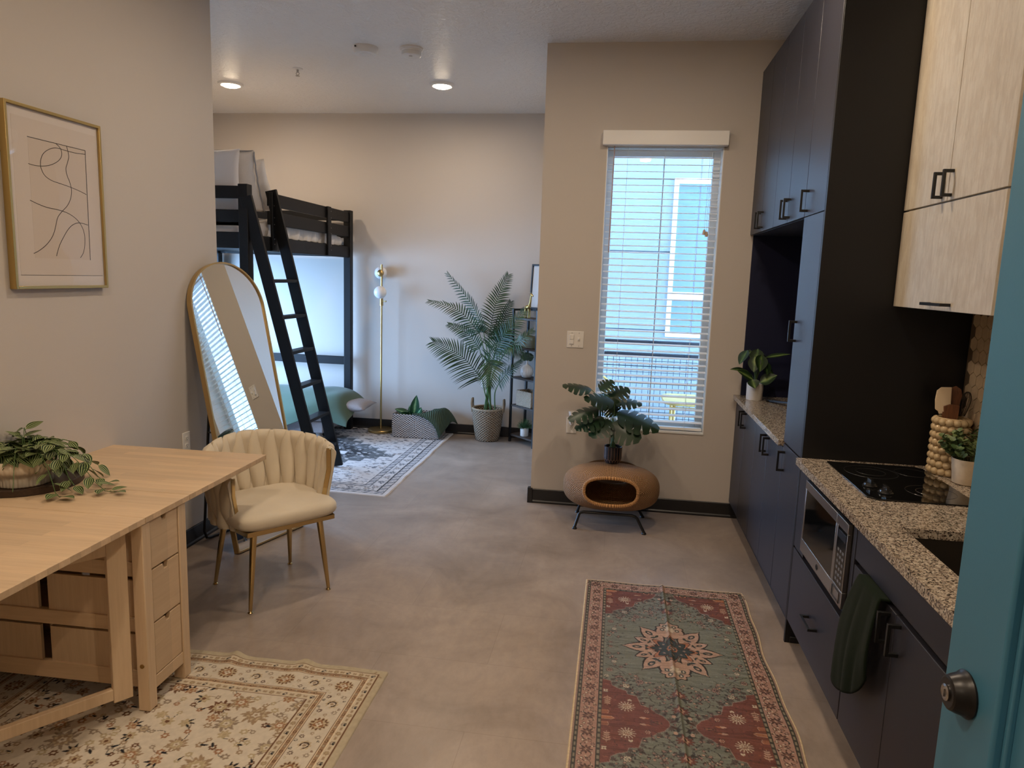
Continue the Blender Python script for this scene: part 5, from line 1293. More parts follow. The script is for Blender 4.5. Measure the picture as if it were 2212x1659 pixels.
for (nm,b,m_,tp,Y,nv_,npairs,LL) in FR:
    B=sc_(*b,(Y+6.85)/2 if nm!='K' else Y+.1); Mi=sc_(*m_,Y); T_=sc_(*tp,Y)
    if nm=='K': T_.y=6.45
    rch=[V(p) for p in smoothpath([tuple(B),tuple(Mi),tuple(T_)],12)]
    mb=MB(); mb.tube(rch,[.0035*(1-.75*k/(len(rch)-1)) for k in range(len(rch))],6)
    n=V(nv_)
    npairs=int(npairs*1.25)
    for i in range(npairs):
        q=.03+.97*i/(npairs-1); f=q*(len(rch)-1); k=min(len(rch)-2,int(f)); p=rch[k].lerp(rch[k+1],f-k); tg=(rch[k+1]-rch[k]).normalized()
        nn=(n-tg*n.dot(tg)).normalized(); sd=tg.cross(nn)
        L=1.30*LL*(.55+.45*math.sin(PI*min(1,.22+q*.78)))*(1-.45*q)
        for s in (-1,1):
            d=(tg*(.45+.45*q)+sd*s*(1-.35*q)+nn*r_.uniform(-.08,.16)+V((0,0,r_.uniform(-.12,.05)))).normalized()
            w_=.0155*(1-.45*max(0,q-.6)/.4); side=d.cross(nn).normalized(); pts=[]
            vs=[];uvs=[]
            for j in range(6):
                x=j/5; ww=w_*(.55+.9*x if x<.35 else (.87)*(1-((x-.35)/.65)**1.8))
                c=p+d*(L*x)+V((0,0,-.22*L*x*x))
                c.y=min(c.y,7.02)
                vs+= [c-side*ww*.5,c+nn*.0018,c+side*ww*.5]; uvs+=[(0,x),(.5,x),(1,x)]
            fs=[]
            for j in range(5):
                for e in (0,1): fs.append((j*3+e,j*3+e+1,(j+1)*3+e+1,(j+1)*3+e))
            mb.add(vs,fs,uvs)
    mb.build('frond',pm1,t,smooth=180)
    base=V((px+r_.uniform(-.035,.035),py+r_.uniform(-.03,.03),.29)); mid=V((px+(B.x-px)*.18+r_.uniform(-.015,.015),py+(B.y-py)*.3,.29+(B.z-.29)*.55))
    if nm=='I': base=V((px+.075,py-.02,.29)); mid=V((px+.068,py-.02,.47))
    if nm=='D': mid=V((px-.02,py-.05,.46))
    sp_=smoothpath([tuple(base),tuple(mid),tuple(B)],8); k=len(sp_)
    MB().tube(sp_,[.0075*(1-.5*i/(k-1)) for i in range(k)],8).build('stem',M['stemgreen'],t,smooth=60)

# ------------------------------------------------------------------ corner shelf and what stands on it
u_=V((.72,-.694,0)); v_=V((.694,.72,0)); P0=V((-.985,6.845,0)); SW,SD=.36,.185
RS=Matrix(((u_.x,v_.x,0,P0.x),(u_.y,v_.y,0,P0.y),(0,0,1,0),(0,0,0,1)))
t=thing('shelf_unit','narrow five-tier shelf with black metal posts, standing across the far corner','shelf',tuple(P0))
for a in (0,SW):
    for b in (0,SD): MB().cbox((a,b,.655),(.02,.02,1.31),RS).build('post',M['handle'],t,bevel=.001)
for (a,b) in (((0,0),(0,SD)),((SW,0),(SW,SD)),((0,SD),(SW,SD))): MB().beam(RS@V((a[0],a[1],1.30)),RS@V((b[0],b[1],1.30)),.02,.02).build('top_bar',M['handle'],t,bevel=.001)
M['shelfwood']=wood('dark_shelf_wood',(.030,.020,.014,1),(.065,.045,.032,1),'X',5,12,.5)
TZ=[1.226,.943,.651,.375,.081]
for z in TZ: MB().box((.0,-.002,z-.018),(SW,SD+.002,z),RS).build('shelf_board',M['shelfwood'],t,bevel=.001)
def S(a,b,z): return RS@V((a,b,z))
# leaning frame on the top bars
t=thing('leaning_frame','black framed picture leaning on top of the corner shelf','picture',tuple(S(.16,SD,1.31)))
RF=RS@Matrix.Translation((.175,SD-.008,1.3105))@Matrix.Rotation(-.05,4,'X')
fw_,fh_=.33,.43
MB().box((-fw_/2,-.0,0),(-fw_/2+.016,.018,fh_),RF).box((fw_/2-.016,0,0),(fw_/2,.018,fh_),RF).box((-fw_/2+.016,0,0),(fw_/2-.016,.018,.016),RF).box((-fw_/2+.016,0,fh_-.016),(fw_/2-.016,.018,fh_),RF).build('frame',M['handle'],t,bevel=.001)
MB().box((-fw_/2+.014,.010,.014),(fw_/2-.014,.014,fh_-.014),RF).build('print',simple('grey_print',(.50,.47,.43,1),.25),t)
t=thing('giraffe_figurine','small brass giraffe figurine standing on the top tier of the shelf','figurine',tuple(S(.12,.09,TZ[0])))
g=MB(); c0=S(.115,.08,TZ[0]+.0005)
def GP(x,y,z): return c0+u_*x+v_*y+V((0,0,z))
for x in (-.032,.022):
    for y in (-.010,.010): g.tube([GP(x,y,0),GP(x*1.02,y,.045),GP(x*.9,y*.8,.085)],[.0055,.0045,.008],8)
g.tube([GP(-.045,0,.088),GP(-.02,0,.100),GP(.015,0,.106),GP(.03,0,.112)],[.008,.021,.022,.014],12)
g.tube([GP(.016,0,.104),GP(.032,0,.15),GP(.040,0,.205),GP(.044,0,.222)],[.017,.010,.008,.008],10)
g.tube([GP(.036,0,.226),GP(.05,0,.222),GP(.070,0,.210)],[.009,.011,.006],10)
for y in (-.006,.006): g.tube([GP(.042,y,.228),GP(.040,y*1.3,.243)],.002,6)
for y in (-.01,.01): g.tube([GP(.036,y*.6,.226),GP(.028,y*1.8,.232)],[.003,.0015],6)
g.tube([GP(-.045,0,.09),GP(-.055,0,.06)],[.003,.002],6)
g.build('body',simple('antique_brass',(.42,.29,.10,1),.35,metal=.8),t,smooth=60)
t=thing('keepsake_box','olive leather box with a brass clasp on the second shelf tier','box',tuple(S(.16,.08,TZ[1])))
MB().box((.065,.02,TZ[1]+.0005),(.275,.15,TZ[1]+.105),RS).build('body',simple('olive_leather',(.14,.13,.065,1),.55),t,bevel=.004)
MB().box((.063,.018,TZ[1]+.075),(.277,.152,TZ[1]+.110),RS).build('lid',bpy.data.materials['olive_leather'],t,bevel=.004)
MB().box((.145,.0135,TZ[1]+.04),(.165,.018,TZ[1]+.10),RS).build('strap',bpy.data.materials['olive_leather'],t); MB().sphere(S(.155,.012,TZ[1]+.052),.005,10,6).build('clasp',M['brass'],t,smooth=60)
vc=S(.145,.07,TZ[2]+.0005)
t=thing('bud_vase','white fluted round vase with grey-green sprigs on the middle shelf tier','vase',tuple(vc))
MB().lathe([(.028,0),(.045,.008),(.060,.040),(.062,.062),(.055,.095),(.035,.118),(.014,.130),(.011,.150),(.014,.165),(.010,.165),(.008,.14),(0,.13)],60,tuple(vc),cap1=False,rfn=lambda a,i:1+(.025*math.cos(15*a) if 0<i<6 else 0)).build('vase_body',M['ceramic'],t,smooth=60)
fo=MB(); st=MB(); r_=random.Random(8)
for k in range(5):
    a=r_.uniform(0,2*PI); d=V((math.cos(a)*.5,math.sin(a)*.5,1)).normalized(); L=r_.uniform(.05,.075); b0=vc+V((0,0,.15)); st.tube([b0,b0+d*L],.0014,5)
    for q in (.45,.65,.85,1):
        for s in (-1,1): sd=d.cross(V((.3,-1,.1))).normalized()*s; leaf(fo,b0+d*L*q,sd+d*.6,V((.1,-1,.4)),.042,.030,droop=.1,nu=2,nv=5)
fo.build('foliage',leafmat('grey_green_leaf',C(66,86,70),C(98,118,96)),t,smooth=180); st.build('stem',M['stemgreen'],t)
t=thing('herringbone_basket','cream woven herringbone basket on the fourth shelf tier','basket',tuple(S(.17,.08,TZ[3])))
q0,q1,q2,q3=.068,.29,.012,.165
def hb(u,w):
    L=[q1-q0,q3-q2]; T_=2*(L[0]+L[1]); d=(u%1)*T_; c=[(q0,q2),(q1,q2),(q1,q3),(q0,q3)]
    for i in range(4):
        l=L[i%2]
        if d<=l or i==3: a=c[i]; b=c[(i+1)%4]; q=d/l; p=(a[0]+(b[0]-a[0])*q,a[1]+(b[1]-a[1])*q); break
        d-=l
    return S(p[0],p[1],TZ[3]+.0005+.150*w)
def herring():
    m,nt,b=newmat('herringbone_weave'); b.inputs['Roughness'].default_value=.8
    uv=N(nt,'ShaderNodeUVMap'); sp=N(nt,'ShaderNodeSeparateXYZ'); nt.links.new(uv.outputs[0],sp.inputs[0])
    pp=N(nt,'ShaderNodeMath',operation='PINGPONG'); mu=N(nt,'ShaderNodeMath',operation='MULTIPLY'); mu.inputs[1].default_value=18; nt.links.new(sp.outputs[0],mu.inputs[0]); nt.links.new(mu.outputs[0],pp.inputs[0]); pp.inputs[1].default_value=.5
    ad=N(nt,'ShaderNodeMath',operation='MULTIPLY_ADD'); ad.inputs[1].default_value=6; nt.links.new(sp.outputs[1],ad.inputs[0]); nt.links.new(pp.outputs[0],ad.inputs[2])
    m2=N(nt,'ShaderNodeMath',operation='MULTIPLY'); m2.inputs[1].default_value=4*PI; nt.links.new(ad.outputs[0],m2.inputs[0])
    s=N(nt,'ShaderNodeMath',operation='SINE'); nt.links.new(m2.outputs[0],s.inputs[0])
    r=ramp(nt,s.outputs[0],[(.25,C(120,98,78)),(.6,C(214,198,172))]); nt.links.new(r.outputs[0],b.inputs['Base Color'])
    bp=N(nt,'ShaderNodeBump',i_Strength=.6,i_Distance=.003); nt.links.new(s.outputs[0],bp.inputs['Height']); nt.links.new(bp.outputs[0],b.inputs['Normal']); return m
MB().grid(hb,80,16,wrapu=True).build('woven_sides',herring(),t,smooth=60,solid=.006,offset=-1)
MB().box((q0+.004,q2+.004,TZ[3]+.0005),(q1-.004,q3-.004,TZ[3]+.006),RS).build('bottom',M['darkwood'],t)
gc=S(.165,.05,TZ[4]+.0005)
t=thing('potted_grass','small feathery green plant in a white pot on the lowest shelf tier','plant',tuple(gc))
MB().lathe([(.036,0),(.039,.004),(.041,.082),(.039,.084),(.035,.08),(.034,.07),(0,.07)],28,tuple(gc),cap1=False).build('pot',M['ceramic'],t,smooth=40)
fo=MB(); r_=random.Random(4)
for k in range(150):
    a=r_.uniform(0,2*PI); le=r_.uniform(.1,1.1); d=V((math.cos(a)*le,math.sin(a)*le,1.1-.5*le)).normalized(); L=r_.uniform(.05,.115); b0=gc+V((.02*math.cos(a)*r_.random(),.02*math.sin(a)*r_.random(),.068))
    tip=b0+d*L-V((0,0,.25*L*le)); fo.tube([b0,b0+d*L*.5,tip],[.0014,.0012,.0005],4)
    for q in (.4,.6,.8):
        c=b0.lerp(tip,q)
        for s in (-1,1): sd=d.cross(V((0,0,1))).normalized()*s; fo.tube([c,c+(sd+d)*.010],[.0012,.0004],3)
fo.build('foliage',leafmat('asparagus_green',C(30,66,38),C(72,112,62)),t,smooth=180)
# ------------------------------------------------------------------ patterned rugs: woven pattern stored as a colour attribute on a fine mesh
def L3(r,g,b): return np.array([lin(r),lin(g),lin(b)],dtype=np.float32)
class Ras:
    def __init__(s,x0,x1,y0,y1,cx,cy,col):
        s.nx=int(round((x1-x0)/cx))+1; s.ny=int(round((y1-y0)/cy))+1
        s.x=np.linspace(x0,x1,s.nx).astype(np.float32); s.y=np.linspace(y0,y1,s.ny).astype(np.float32)
        s.img=np.zeros((s.ny,s.nx,3),np.float32); s.img[:]=col
    def win(s,x0,x1,y0,y1):
        i0,i1=np.searchsorted(s.x,[x0,x1]); j0,j1=np.searchsorted(s.y,[y0,y1])
        if i0>=i1 or j0>=j1: return None
        X,Y=np.meshgrid(s.x[i0:i1],s.y[j0:j1]); return X,Y,s.img[j0:j1,i0:i1]
    def put(s,im,m,col,a=1): im[m]=im[m]*(1-a)+np.asarray(col,np.float32)*a
    def ell(s,cx,cy,rx,ry,rot,col,a=1):
        R=max(rx,ry); w=s.win(cx-R,cx+R,cy-R,cy+R)
        if w is None: return
        X,Y,im=w; c,n=math.cos(rot),math.sin(rot); p=(X-cx)*c+(Y-cy)*n; q=-(X-cx)*n+(Y-cy)*c
        s.put(im,(p/rx)**2+(q/ry)**2<1,col,a)
    def petal(s,cx,cy,L,W,rot,col,a=1):
        """pointed petal from (cx,cy) outward"""
        w=s.win(cx-L,cx+L,cy-L,cy+L)
        if w is None: return
        X,Y,im=w; c,n=math.cos(rot),math.sin(rot); p=((X-cx)*c+(Y-cy)*n)/L; q=-(X-cx)*n+(Y-cy)*c
        pp=np.clip(p,0,1); s.put(im,(p>0)&(p<1)&(np.abs(q)<W*.5*np.sin(PI*pp**.8)**.8),col,a)
    def ros(s,cx,cy,r,n,dep,rot,col,a=1,asp=1,sharp=1):
        w=s.win(cx-r*1.05,cx+r*1.05,cy-r*1.05*max(1,asp),cy+r*1.05*max(1,asp))
        if w is None: return
        X,Y,im=w; dx=X-cx; dy=(Y-cy)/asp; th=np.arctan2(dy,dx)-rot; R=r*(1-dep*(.5-.5*np.cos(n*th))**sharp)
        s.put(im,dx*dx+dy*dy<R*R,col,a)
    def line(s,P,wd,col,a=1):
        for (x0,y0),(x1,y1) in zip(P[:-1],P[1:]):
            w=s.win(min(x0,x1)-wd,max(x0,x1)+wd,min(y0,y1)-wd,max(y0,y1)+wd)
            if w is None: continue
            X,Y,im=w; dx,dy=x1-x0,y1-y0; LL=dx*dx+dy*dy+1e-12; t=np.clip(((X-x0)*dx+(Y-y0)*dy)/LL,0,1)
            s.put(im,(X-x0-t*dx)**2+(Y-y0-t*dy)**2<(wd/2)**2,col,a)
    def rect(s,x0,x1,y0,y1,col,a=1):
        w=s.win(x0,x1,y0,y1)
        if w is not None: w[2][:]=w[2]*(1-a)+np.asarray(col,np.float32)*a
def noise2(ny,nx,sy,sx,rg):
    """smooth noise by bilinear upsampling of random lattices"""
    out=np.zeros((ny,nx),np.float32); amp=1; tot=0
    for o in range(3):
        gy=max(2,int(ny/sy)+2); gx=max(2,int(nx/sx)+2); g=rg.random((gy,gx)).astype(np.float32)
        yy=np.linspace(0,gy-1.001,ny); xx=np.linspace(0,gx-1.001,nx); j=yy.astype(int); i=xx.astype(int); fy=(yy-j)[:,None]; fx=(xx-i)[None,:]
        out+=amp*((g[j][:,i]*(1-fx)+g[j][:,i+1]*fx)*(1-fy)+(g[j+1][:,i]*(1-fx)+g[j+1][:,i+1]*fx)*fy); tot+=amp; amp*=.6; sy=max(1,sy/2); sx=max(1,sx/2)
    return out/tot
def rugmesh(name,XY,img,zf,mat,label,cat,group=None):
    """XY: (ny,nx,2) world positions"""
    ny,nx=XY.shape[:2]; v=np.zeros((ny,nx,3),np.float32); v[...,:2]=XY; v[...,2]=zf
    v[0,:,2]=v[-1,:,2]=.0004; v[:,0,2]=v[:,-1,2]=.0004
    me=bpy.data.meshes.new(name); nf=(ny-1)*(nx-1)
    idx=np.arange(ny*nx).reshape(ny,nx); q=np.stack([idx[:-1,:-1],idx[:-1,1:],idx[1:,1:],idx[1:,:-1]],-1).reshape(-1)
    me.vertices.add(ny*nx); me.vertices.foreach_set('co',v.ravel()); me.loops.add(nf*4); me.loops.foreach_set('vertex_index',q.astype(np.int32))
    me.polygons.add(nf); me.polygons.foreach_set('loop_start',np.arange(0,nf*4,4,dtype=np.int32)); me.polygons.foreach_set('loop_total',np.full(nf,4,dtype=np.int32))
    me.update(calc_edges=True); me.polygons.foreach_set('use_smooth',[True]*nf)
    ca=me.color_attributes.new('Col','FLOAT_COLOR','POINT'); rgba=np.ones((ny*nx,4),np.float32); rgba[:,:3]=img.reshape(-1,3); ca.data.foreach_set('color',rgba.ravel())
    me.materials.append(mat); o=bpy.data.objects.new(name,me); COL.objects.link(o); me.validate()
    return tag(o,label,cat,group)
# ---- kitchen runner: quarter pattern folded about the medallion
SG=L3(120,122,106); RED=L3(118,70,54); PEA=L3(180,146,122); DK=L3(52,46,38); DG=L3(58,66,60); CR=L3(196,180,154); PK=L3(154,124,108); OR=L3(172,112,76); BR=L3(78,54,44)
HU,HS=.30,.570
qd=Ras(0,HU,0,HS,.0011,.0011,SG); rr=random.Random(21)
lobe=[(.31,.285),(.265,.300),(.262,.330),(.235,.350),(.205,.362),(.200,.385),(.165,.392),(.158,.420),(.150,.450),(.118,.462),(.095,.490),(.070,.505),(.050,.535),(.044,.572)]
X,Y=np.meshgrid(qd.x,qd.y); lx_=np.array([p[0] for p in lobe][::-1]); ly_=np.array([p[1] for p in lobe][::-1])
bnd=np.interp(X,lx_,ly_); red=(Y>bnd)&(X>.044)
qd.put(qd.img,red,RED)
for k,p in enumerate(lobe[1:-1]):   # dark leafy clumps along the lobe edge
    qd.ros(p[0]-.006,p[1]-.012,.011+.004*(k%2),7,.4,k,BR,.75); qd.ros(p[0]-.016,p[1]-.02,.006,5,.4,k,DK,.8)
qd.line(lobe,.0022,PK); 
def spiky(r,cx,cy,R,c1,c2):
    for k in range(14):
        a=2*PI*k/14; r.line([(cx+R*.2*math.cos(a),cy+R*.2*math.sin(a)),(cx+R*math.cos(a),cy+R*math.sin(a))],.0032,c1); r.ell(cx+R*math.cos(a),cy+R*math.sin(a),.003,.0024,a,c1)
    r.ros(cx,cy,R*.62,9,.35,0,c1); r.ros(cx,cy,R*.44,9,.4,.3,c2); r.ros(cx,cy,R*.26,7,.3,0,c1); r.ell(cx,cy,R*.1,R*.1,0,c2)
def flower(r,cx,cy,R,c1,c2,c3,n=8):
    r.ros(cx,cy,R,n,.3,0,c3); r.ros(cx,cy,R*.84,n,.32,0,c1); r.ros(cx,cy,R*.5,n,.3,.4,c2); r.ell(cx,cy,R*.2,R*.2,0,c1)
spiky(qd,.205,.468,.030,CR,RED)
for (x,y) in ((.278,.435),):
    qd.line([(x,y-.03),(x,y+.035)],.003,PEA)
    for k in range(4):
        for s in (-1,1): qd.petal(x,y-.02+.013*k,.020-.002*k,.007,PI/2-s*1.0,PEA)
qd.ros(.286,.372,.012,4,.45,PI/4,CR); qd.ell(.286,.372,.003,.003,0,RED)
flower(qd,.130,.487,.013,PEA,RED,BR,6); qd.petal(.158,.53,.035,.010,PI,PEA); qd.petal(.118,.53,.02,.008,0,OR)
qd.rect(.262,.30,.541,.570,OR); qd.ell(.262,.556,.016,.014,0,OR); qd.line([(.262,.541),(.245,.556),(.262,.571)],.002,PEA); qd.line([(.262,.541),(.30,.541)],.002,PEA)
qd.rect(.272,.30,.500,.524,OR,.6); qd.line([(.30,.500),(.276,.500),(.270,.512),(.276,.524),(.30,.524)],.002,PEA)
qd.petal(.192,.418,.02,.016,PI/2,CR); qd.petal(.192,.428,.014,.01,PI/2,RED)
qd.ell(.092,.560,.022,.017,0,DK); qd.ell(.092,.560,.018,.013,0,OR); qd.ell(.092,.560,.011,.009,0,BR); qd.ros(.065,.560,.006,5,.4,0,PEA)
for k in range(70):
    x=rr.uniform(.06,.295); y=rr.uniform(.30,.565)
    if y<np.interp(x,lx_,ly_)+.015: continue
    qd.petal(x,y,rr.uniform(.008,.016),.005,rr.uniform(0,6.3),rr.choice([BR,BR,L3(150,92,66),L3(96,52,42)]),.8)
# scrolls and flowers on the green field
for P in ([(.05,.27),(.09,.285),(.12,.31),(.155,.325),(.19,.33)],[(.02,.40),(.06,.43),(.10,.42),(.115,.39),(.10,.37)],[(.02,.41),(.05,.45),(.065,.47)],[(.21,.24),(.24,.20),(.29,.17)],[(.29,.06),(.26,.085),(.235,.06)],[(.29,.04),(.27,.01),(.235,.02)],[(.15,.22),(.19,.235),(.22,.22),(.25,.24)],[(.10,.29),(.13,.27),(.16,.285)],[(.24,.13),(.28,.12),(.30,.10)],[(.16,.34),(.18,.36),(.17,.37)]):
    qd.line([p[:2] for p in smoothpath([(a,b,0) for a,b in P],8)],.0024,DK)
for (x,y,R,c) in ((.205,.325,.019,CR),(.150,.288,.020,PK),(.272,.215,.017,PK),(.255,.145,.014,CR),(.235,.262,.012,PK),(.10,.36,.010,CR),(.075,.333,.012,PK),(.285,.265,.012,CR),(.225,.185,.012,PK),(.28,.08,.012,PEA),(.165,.245,.010,PEA),(.27,.02,.011,PK)):
    flower(qd,x,y,R,c,SG if c is CR else BR,BR,9)
for k in range(240):
    x=rr.uniform(.01,.295); y=rr.uniform(.255,.55) if rr.random()<.7 else rr.uniform(0,.3)
    if y>np.interp(x,lx_,ly_)-.01 or (x/.22)**2+(y/.27)**2<1.1: continue
    qd.petal(x,y,rr.uniform(.010,.020),.007,rr.uniform(0,6.3),DK if rr.random()<.65 else BR,.85)
    if rr.random()<.5: qd.ros(x,y,.0075,6,.4,0,BR); qd.ros(x,y,.0055,6,.4,0,PEA if rr.random()<.5 else PK)
for (y,R,c) in ((.355,.032,RED),(.460,.034,RED)):
    qd.ros(0,y,R*1.1,10,.35,0,BR,1,.8); qd.ros(0,y,R*.95,10,.35,0,c,1,.8); qd.ros(0,y,R*.45,6,.3,0,PEA,1,1.1); qd.ell(0,y,R*.16,R*.2,0,DK)
    for s in (.4,1.0): qd.petal(.012,y+.02,.03,.012,s,DK,.9)
qd.petal(.015,.52,.04,.014,.6,BR); qd.petal(.02,.505,.03,.012,1.6,DK); qd.ell(.03,.50,.008,.010,0,PEA)
# medallion
for pas in (0,1):
    for (ang,L,Wd,r0) in ((0,.150,.074,.060),(27,.105,.050,.075),(54,.150,.075,.070),(90,.150,.122,.090)):
        a=math.radians(ang); cx,cy=r0*math.cos(a),r0*math.sin(a)*1.05; g=.013 if pas==0 else 0; col=DK if pas==0 else PEA
        qd.petal(cx-g*.5*math.cos(a),cy-g*.5*math.sin(a),L+g,Wd+g*1.5,a,col)
        if ang in (0,54): qd.petal(cx,cy,L*1.08+g*.7,Wd*.30+g*.7,a,col)
        if ang==90: qd.ros(0,.188,.060+g*.6,9,.22,PI/2,col,1,.95)
        if pas and ang!=90:
            m_=(cx+L*.62*math.cos(a),cy+L*.62*math.sin(a)); qd.ell(m_[0],m_[1],Wd*.30,Wd*.17,a,DG); qd.ell(m_[0],m_[1],Wd*.16,Wd*.07,a,PEA)
            qd.line([(cx+L*.2*math.cos(a),cy+L*.2*math.sin(a)),m_],.0025,DG); 
            for s in (-1,1): qd.petal(cx+L*.30*math.cos(a),cy+L*.30*math.sin(a),Wd*.34,Wd*.2,a+s*1.1,DG)
qd.ros(0,.185,.044,11,.4,0,L3(150,130,112),1,.9); qd.ros(0,.175,.026,7,.4,0,CR,1,1.1); 
for (x,y) in ((.034,.175),(.022,.21)): qd.ell(x,y,.010,.012,0,DG); qd.ell(x,y,.005,.006,0,CR)
qd.ros(0,0,.118,8,.40,0,DK,1,.95,.8); qd.ros(0,0,.112,8,.42,0,OR,1,.95,.8)
for k in range(8): 
    a=k*PI/4; qd.petal(.018*math.cos(a),.018*math.sin(a),.082 if k%2==0 else .070,.044,a,DK); qd.petal(.020*math.cos(a),.020*math.sin(a),.072 if k%2==0 else .06,.034,a,DG); qd.ros(.052*math.cos(a),.052*math.sin(a),.007,5,.4,0,PK)
qd.ros(0,0,.026,8,.3,0,OR); qd.ell(0,0,.017,.017,0,DG); qd.ell(0,0,.009,.009,0,PEA)
# assemble
RW,RLn=.82,2.454; kr=Ras(0,RW,0,RLn,.0022,.003,SG); X,Y=np.meshgrid(kr.x,kr.y)
uu=np.abs(X-.41); vf=np.where(Y<1.227,Y,2.454-Y); s_=np.abs(vf-.677)
qi=np.clip((uu/HU*(qd.nx-1)).round().astype(int),0,qd.nx-1); qj=np.clip((s_/HS*(qd.ny-1)).round().astype(int),0,qd.ny-1); kr.img[:]=qd.img[qj,qi]
ng=np.random.default_rng(5)
st_=noise2(kr.ny,kr.nx,3,90,ng); st2=noise2(kr.ny,kr.nx,2,25,ng)
d=np.minimum(np.minimum(X,RW-X),np.minimum(Y,RLn-Y)); side=(np.minimum(X,RW-X)<=np.minimum(Y,RLn-Y)); t_=np.where(side,Y,X)
def band(a,b): return (d>=a)&(d<b)
im=kr.img
im[band(0,.007)]=L3(206,184,146); im[band(.007,.014)]=L3(150,122,104)
for (a,b) in ((.014,.030),(.096,.112)):
    m=band(a,b); im[m]=L3(64,62,50); m2=band(a+.004,b-.004)&((t_/.030)%1>.32); im[m2]=L3(132,122,100); im[band(a,a+.0018)|band(b-.0018,b)]=DK
im[band(.030,.096)]=L3(162,126,108)
def border_pt(sd,t):
    return {0:(.063,t),1:(RW-.063,t),2:(t,.063),3:(t,RLn-.063)}[sd]
for sd in range(4):
    Ln=RLn if sd<2 else RW; n=int(Ln/.098); per=Ln/n
    for k in range(n):
        t=(k+.5)*per; x,y=border_pt(sd,t); sw=1 if k%2 else -1
        def off(dt,dn): return (x+dn,y+dt) if sd<2 else (x+dt,y+dn)
        kr.ros(x,y,.024,8,.42,0,BR,.95); kr.ros(x,y,.014,6,.4,.3,L3(120,86,70)); kr.ell(x,y,.005,.005,0,PEA)
        for q in range(6):
            a=2*PI*q/6; p=off(.034*math.cos(a)*1.1,.024*math.sin(a)); kr.petal(p[0],p[1],.013,.006,a*2.3+k,BR); kr.ell(p[0],p[1],.0035,.0035,0,CR,.8)
        P=[off(-.049+.098*j/10,.020*math.sin(2*PI*j/10)*sw) for j in range(11)]; kr.line(P,.0022,DK)
        for (dt,dn) in ((.049,.012),(.049,-.014),(.028,.022*sw),(-.03,-.022*sw)):
            p=off(dt,dn); kr.ros(p[0],p[1],.0085,6,.4,0,BR); kr.ros(p[0],p[1],.005,5,.3,0,PK if dn>0 else CR)
mult=(.50+.88*st_)*(.74+.46*st2); fld=(d>.112)
im*=np.where(fld,mult*(1-.32*(st_>.60)*(st2>.5)),.86+.26*st2)[...,None]
sp_=ng.random(X.shape); im[(sp_>.975)&fld]*=1.35; im[(sp_<.05)]*=.72
wx_=-.088+X+np.where(X>.75,.006*np.sin(Y*7)+.004*np.sin(Y*17),0)*(X-.75)/.07; wy_=3.707-Y
zz=.0055+.010*np.exp(-((X-.403)/.0075)**2)+.0025*np.exp(-((X-.403)/.05)**2)+.0012*np.sin(X*17+Y*3)
wy_=wy_-.010*np.exp(-((X-.403)/.02)**2)*np.exp(-Y/.05)
rugmesh('kitchen_rug',np.stack([wx_,wy_],-1),np.clip(im,0,1),zz,attrmat('printed_runner',.46,.25,900,spec=.42),'sage and rust red patterned runner rug lying along the kitchen cabinets','rug')

# ---- cream rug under the table
IV=L3(202,191,172); TN=L3(152,130,104); GY_=L3(142,126,108); RU=L3(152,112,82); NV=L3(34,34,38); MB_=L3(106,74,52); OL=L3(172,156,124); TL=L3(184,166,136)
cr=Ras(0,1.5,0,2.2,.003,.0031,IV); r_=random.Random(33); X,Y=np.meshgrid(cr.x,cr.y)
def palmette(r,x,y,R,rot,c1,c2,c3):
    n=11; r.ros(x,y,R,n,.34,rot,c1); r.ros(x,y,R*.74,n,.25,rot,TL); r.ros(x,y,R*.60,7,.30,rot+.3,c2); r.ros(x,y,R*.34,5,.3,rot,c3); r.ell(x,y,R*.12,R*.12,0,c1)
    for k in range(7):
        a=rot+2*PI*k/7; r.petal(x+R*.55*math.cos(a),y+R*.55*math.sin(a),R*.75,R*.26,a+.5,c1)
pts=[]
for k in range(9000):
    x,y=r_.uniform(.24,1.48),r_.uniform(.24,2.18); R=r_.choice([.048,.040,.034,.026,.024,.018,.015,.013])
    if all((x-p[0])**2+(y-p[1])**2>((R+p[2])*.93)**2 for p in pts): pts.append((x,y,R))
    if len(pts)>760: break
for (x,y,R) in pts:      # stems first
    near=sorted(pts,key=lambda p:(p[0]-x)**2+(p[1]-y)**2)[1:3]
    for q in near[:1 if R<.03 else 2]:
        mxx,myy=(x+q[0])/2+r_.uniform(-.02,.02),(y+q[1])/2+r_.uniform(-.02,.02)
        cr.line([p[:2] for p in smoothpath([(x,y,0),(mxx,myy,0),(q[0],q[1],0)],5)],.0026,r_.choice([MB_,NV,GY_]))
for (x,y,R) in pts:
    ro=r_.uniform(0,6.3)
    if R>.032: palmette(cr,x,y,R,ro,r_.choice([GY_,TN,MB_,GY_]),r_.choice([TN,OL,RU]),IV)
    elif R>.020:
        c=r_.choice([TN,RU,OL,GY_,TN]); cr.ros(x,y,R,7,.35,ro,c); cr.ros(x,y,R*.62,7,.3,ro,TL); cr.ros(x,y,R*.36,5,.3,ro,MB_ if r_.random()<.5 else c)
        if r_.random()<.4: 
            for k in range(3): cr.petal(x+R*.4*math.cos(ro+k),y+R*.4*math.sin(ro+k),R*.9,R*.34,ro+k*.8,NV)
    else:
        c=r_.choice([RU,TN,MB_,OL,GY_]); cr.ros(x,y,R*.9,6,.3,ro,c); cr.ell(x,y,R*.36,R*.3,0,IV)
        if r_.random()<.35: cr.petal(x,y,R*1.6,R*.6,ro,NV)
d=np.minimum(np.minimum(X,1.5-X),np.minimum(Y,2.2-Y)); im=cr.img
def band(a,b): return (d>=a)&(d<b)
im[band(.0,.246)]=IV*.98
im[band(0,.030)]=L3(178,165,140); im[band(.030,.0335)]=MB_
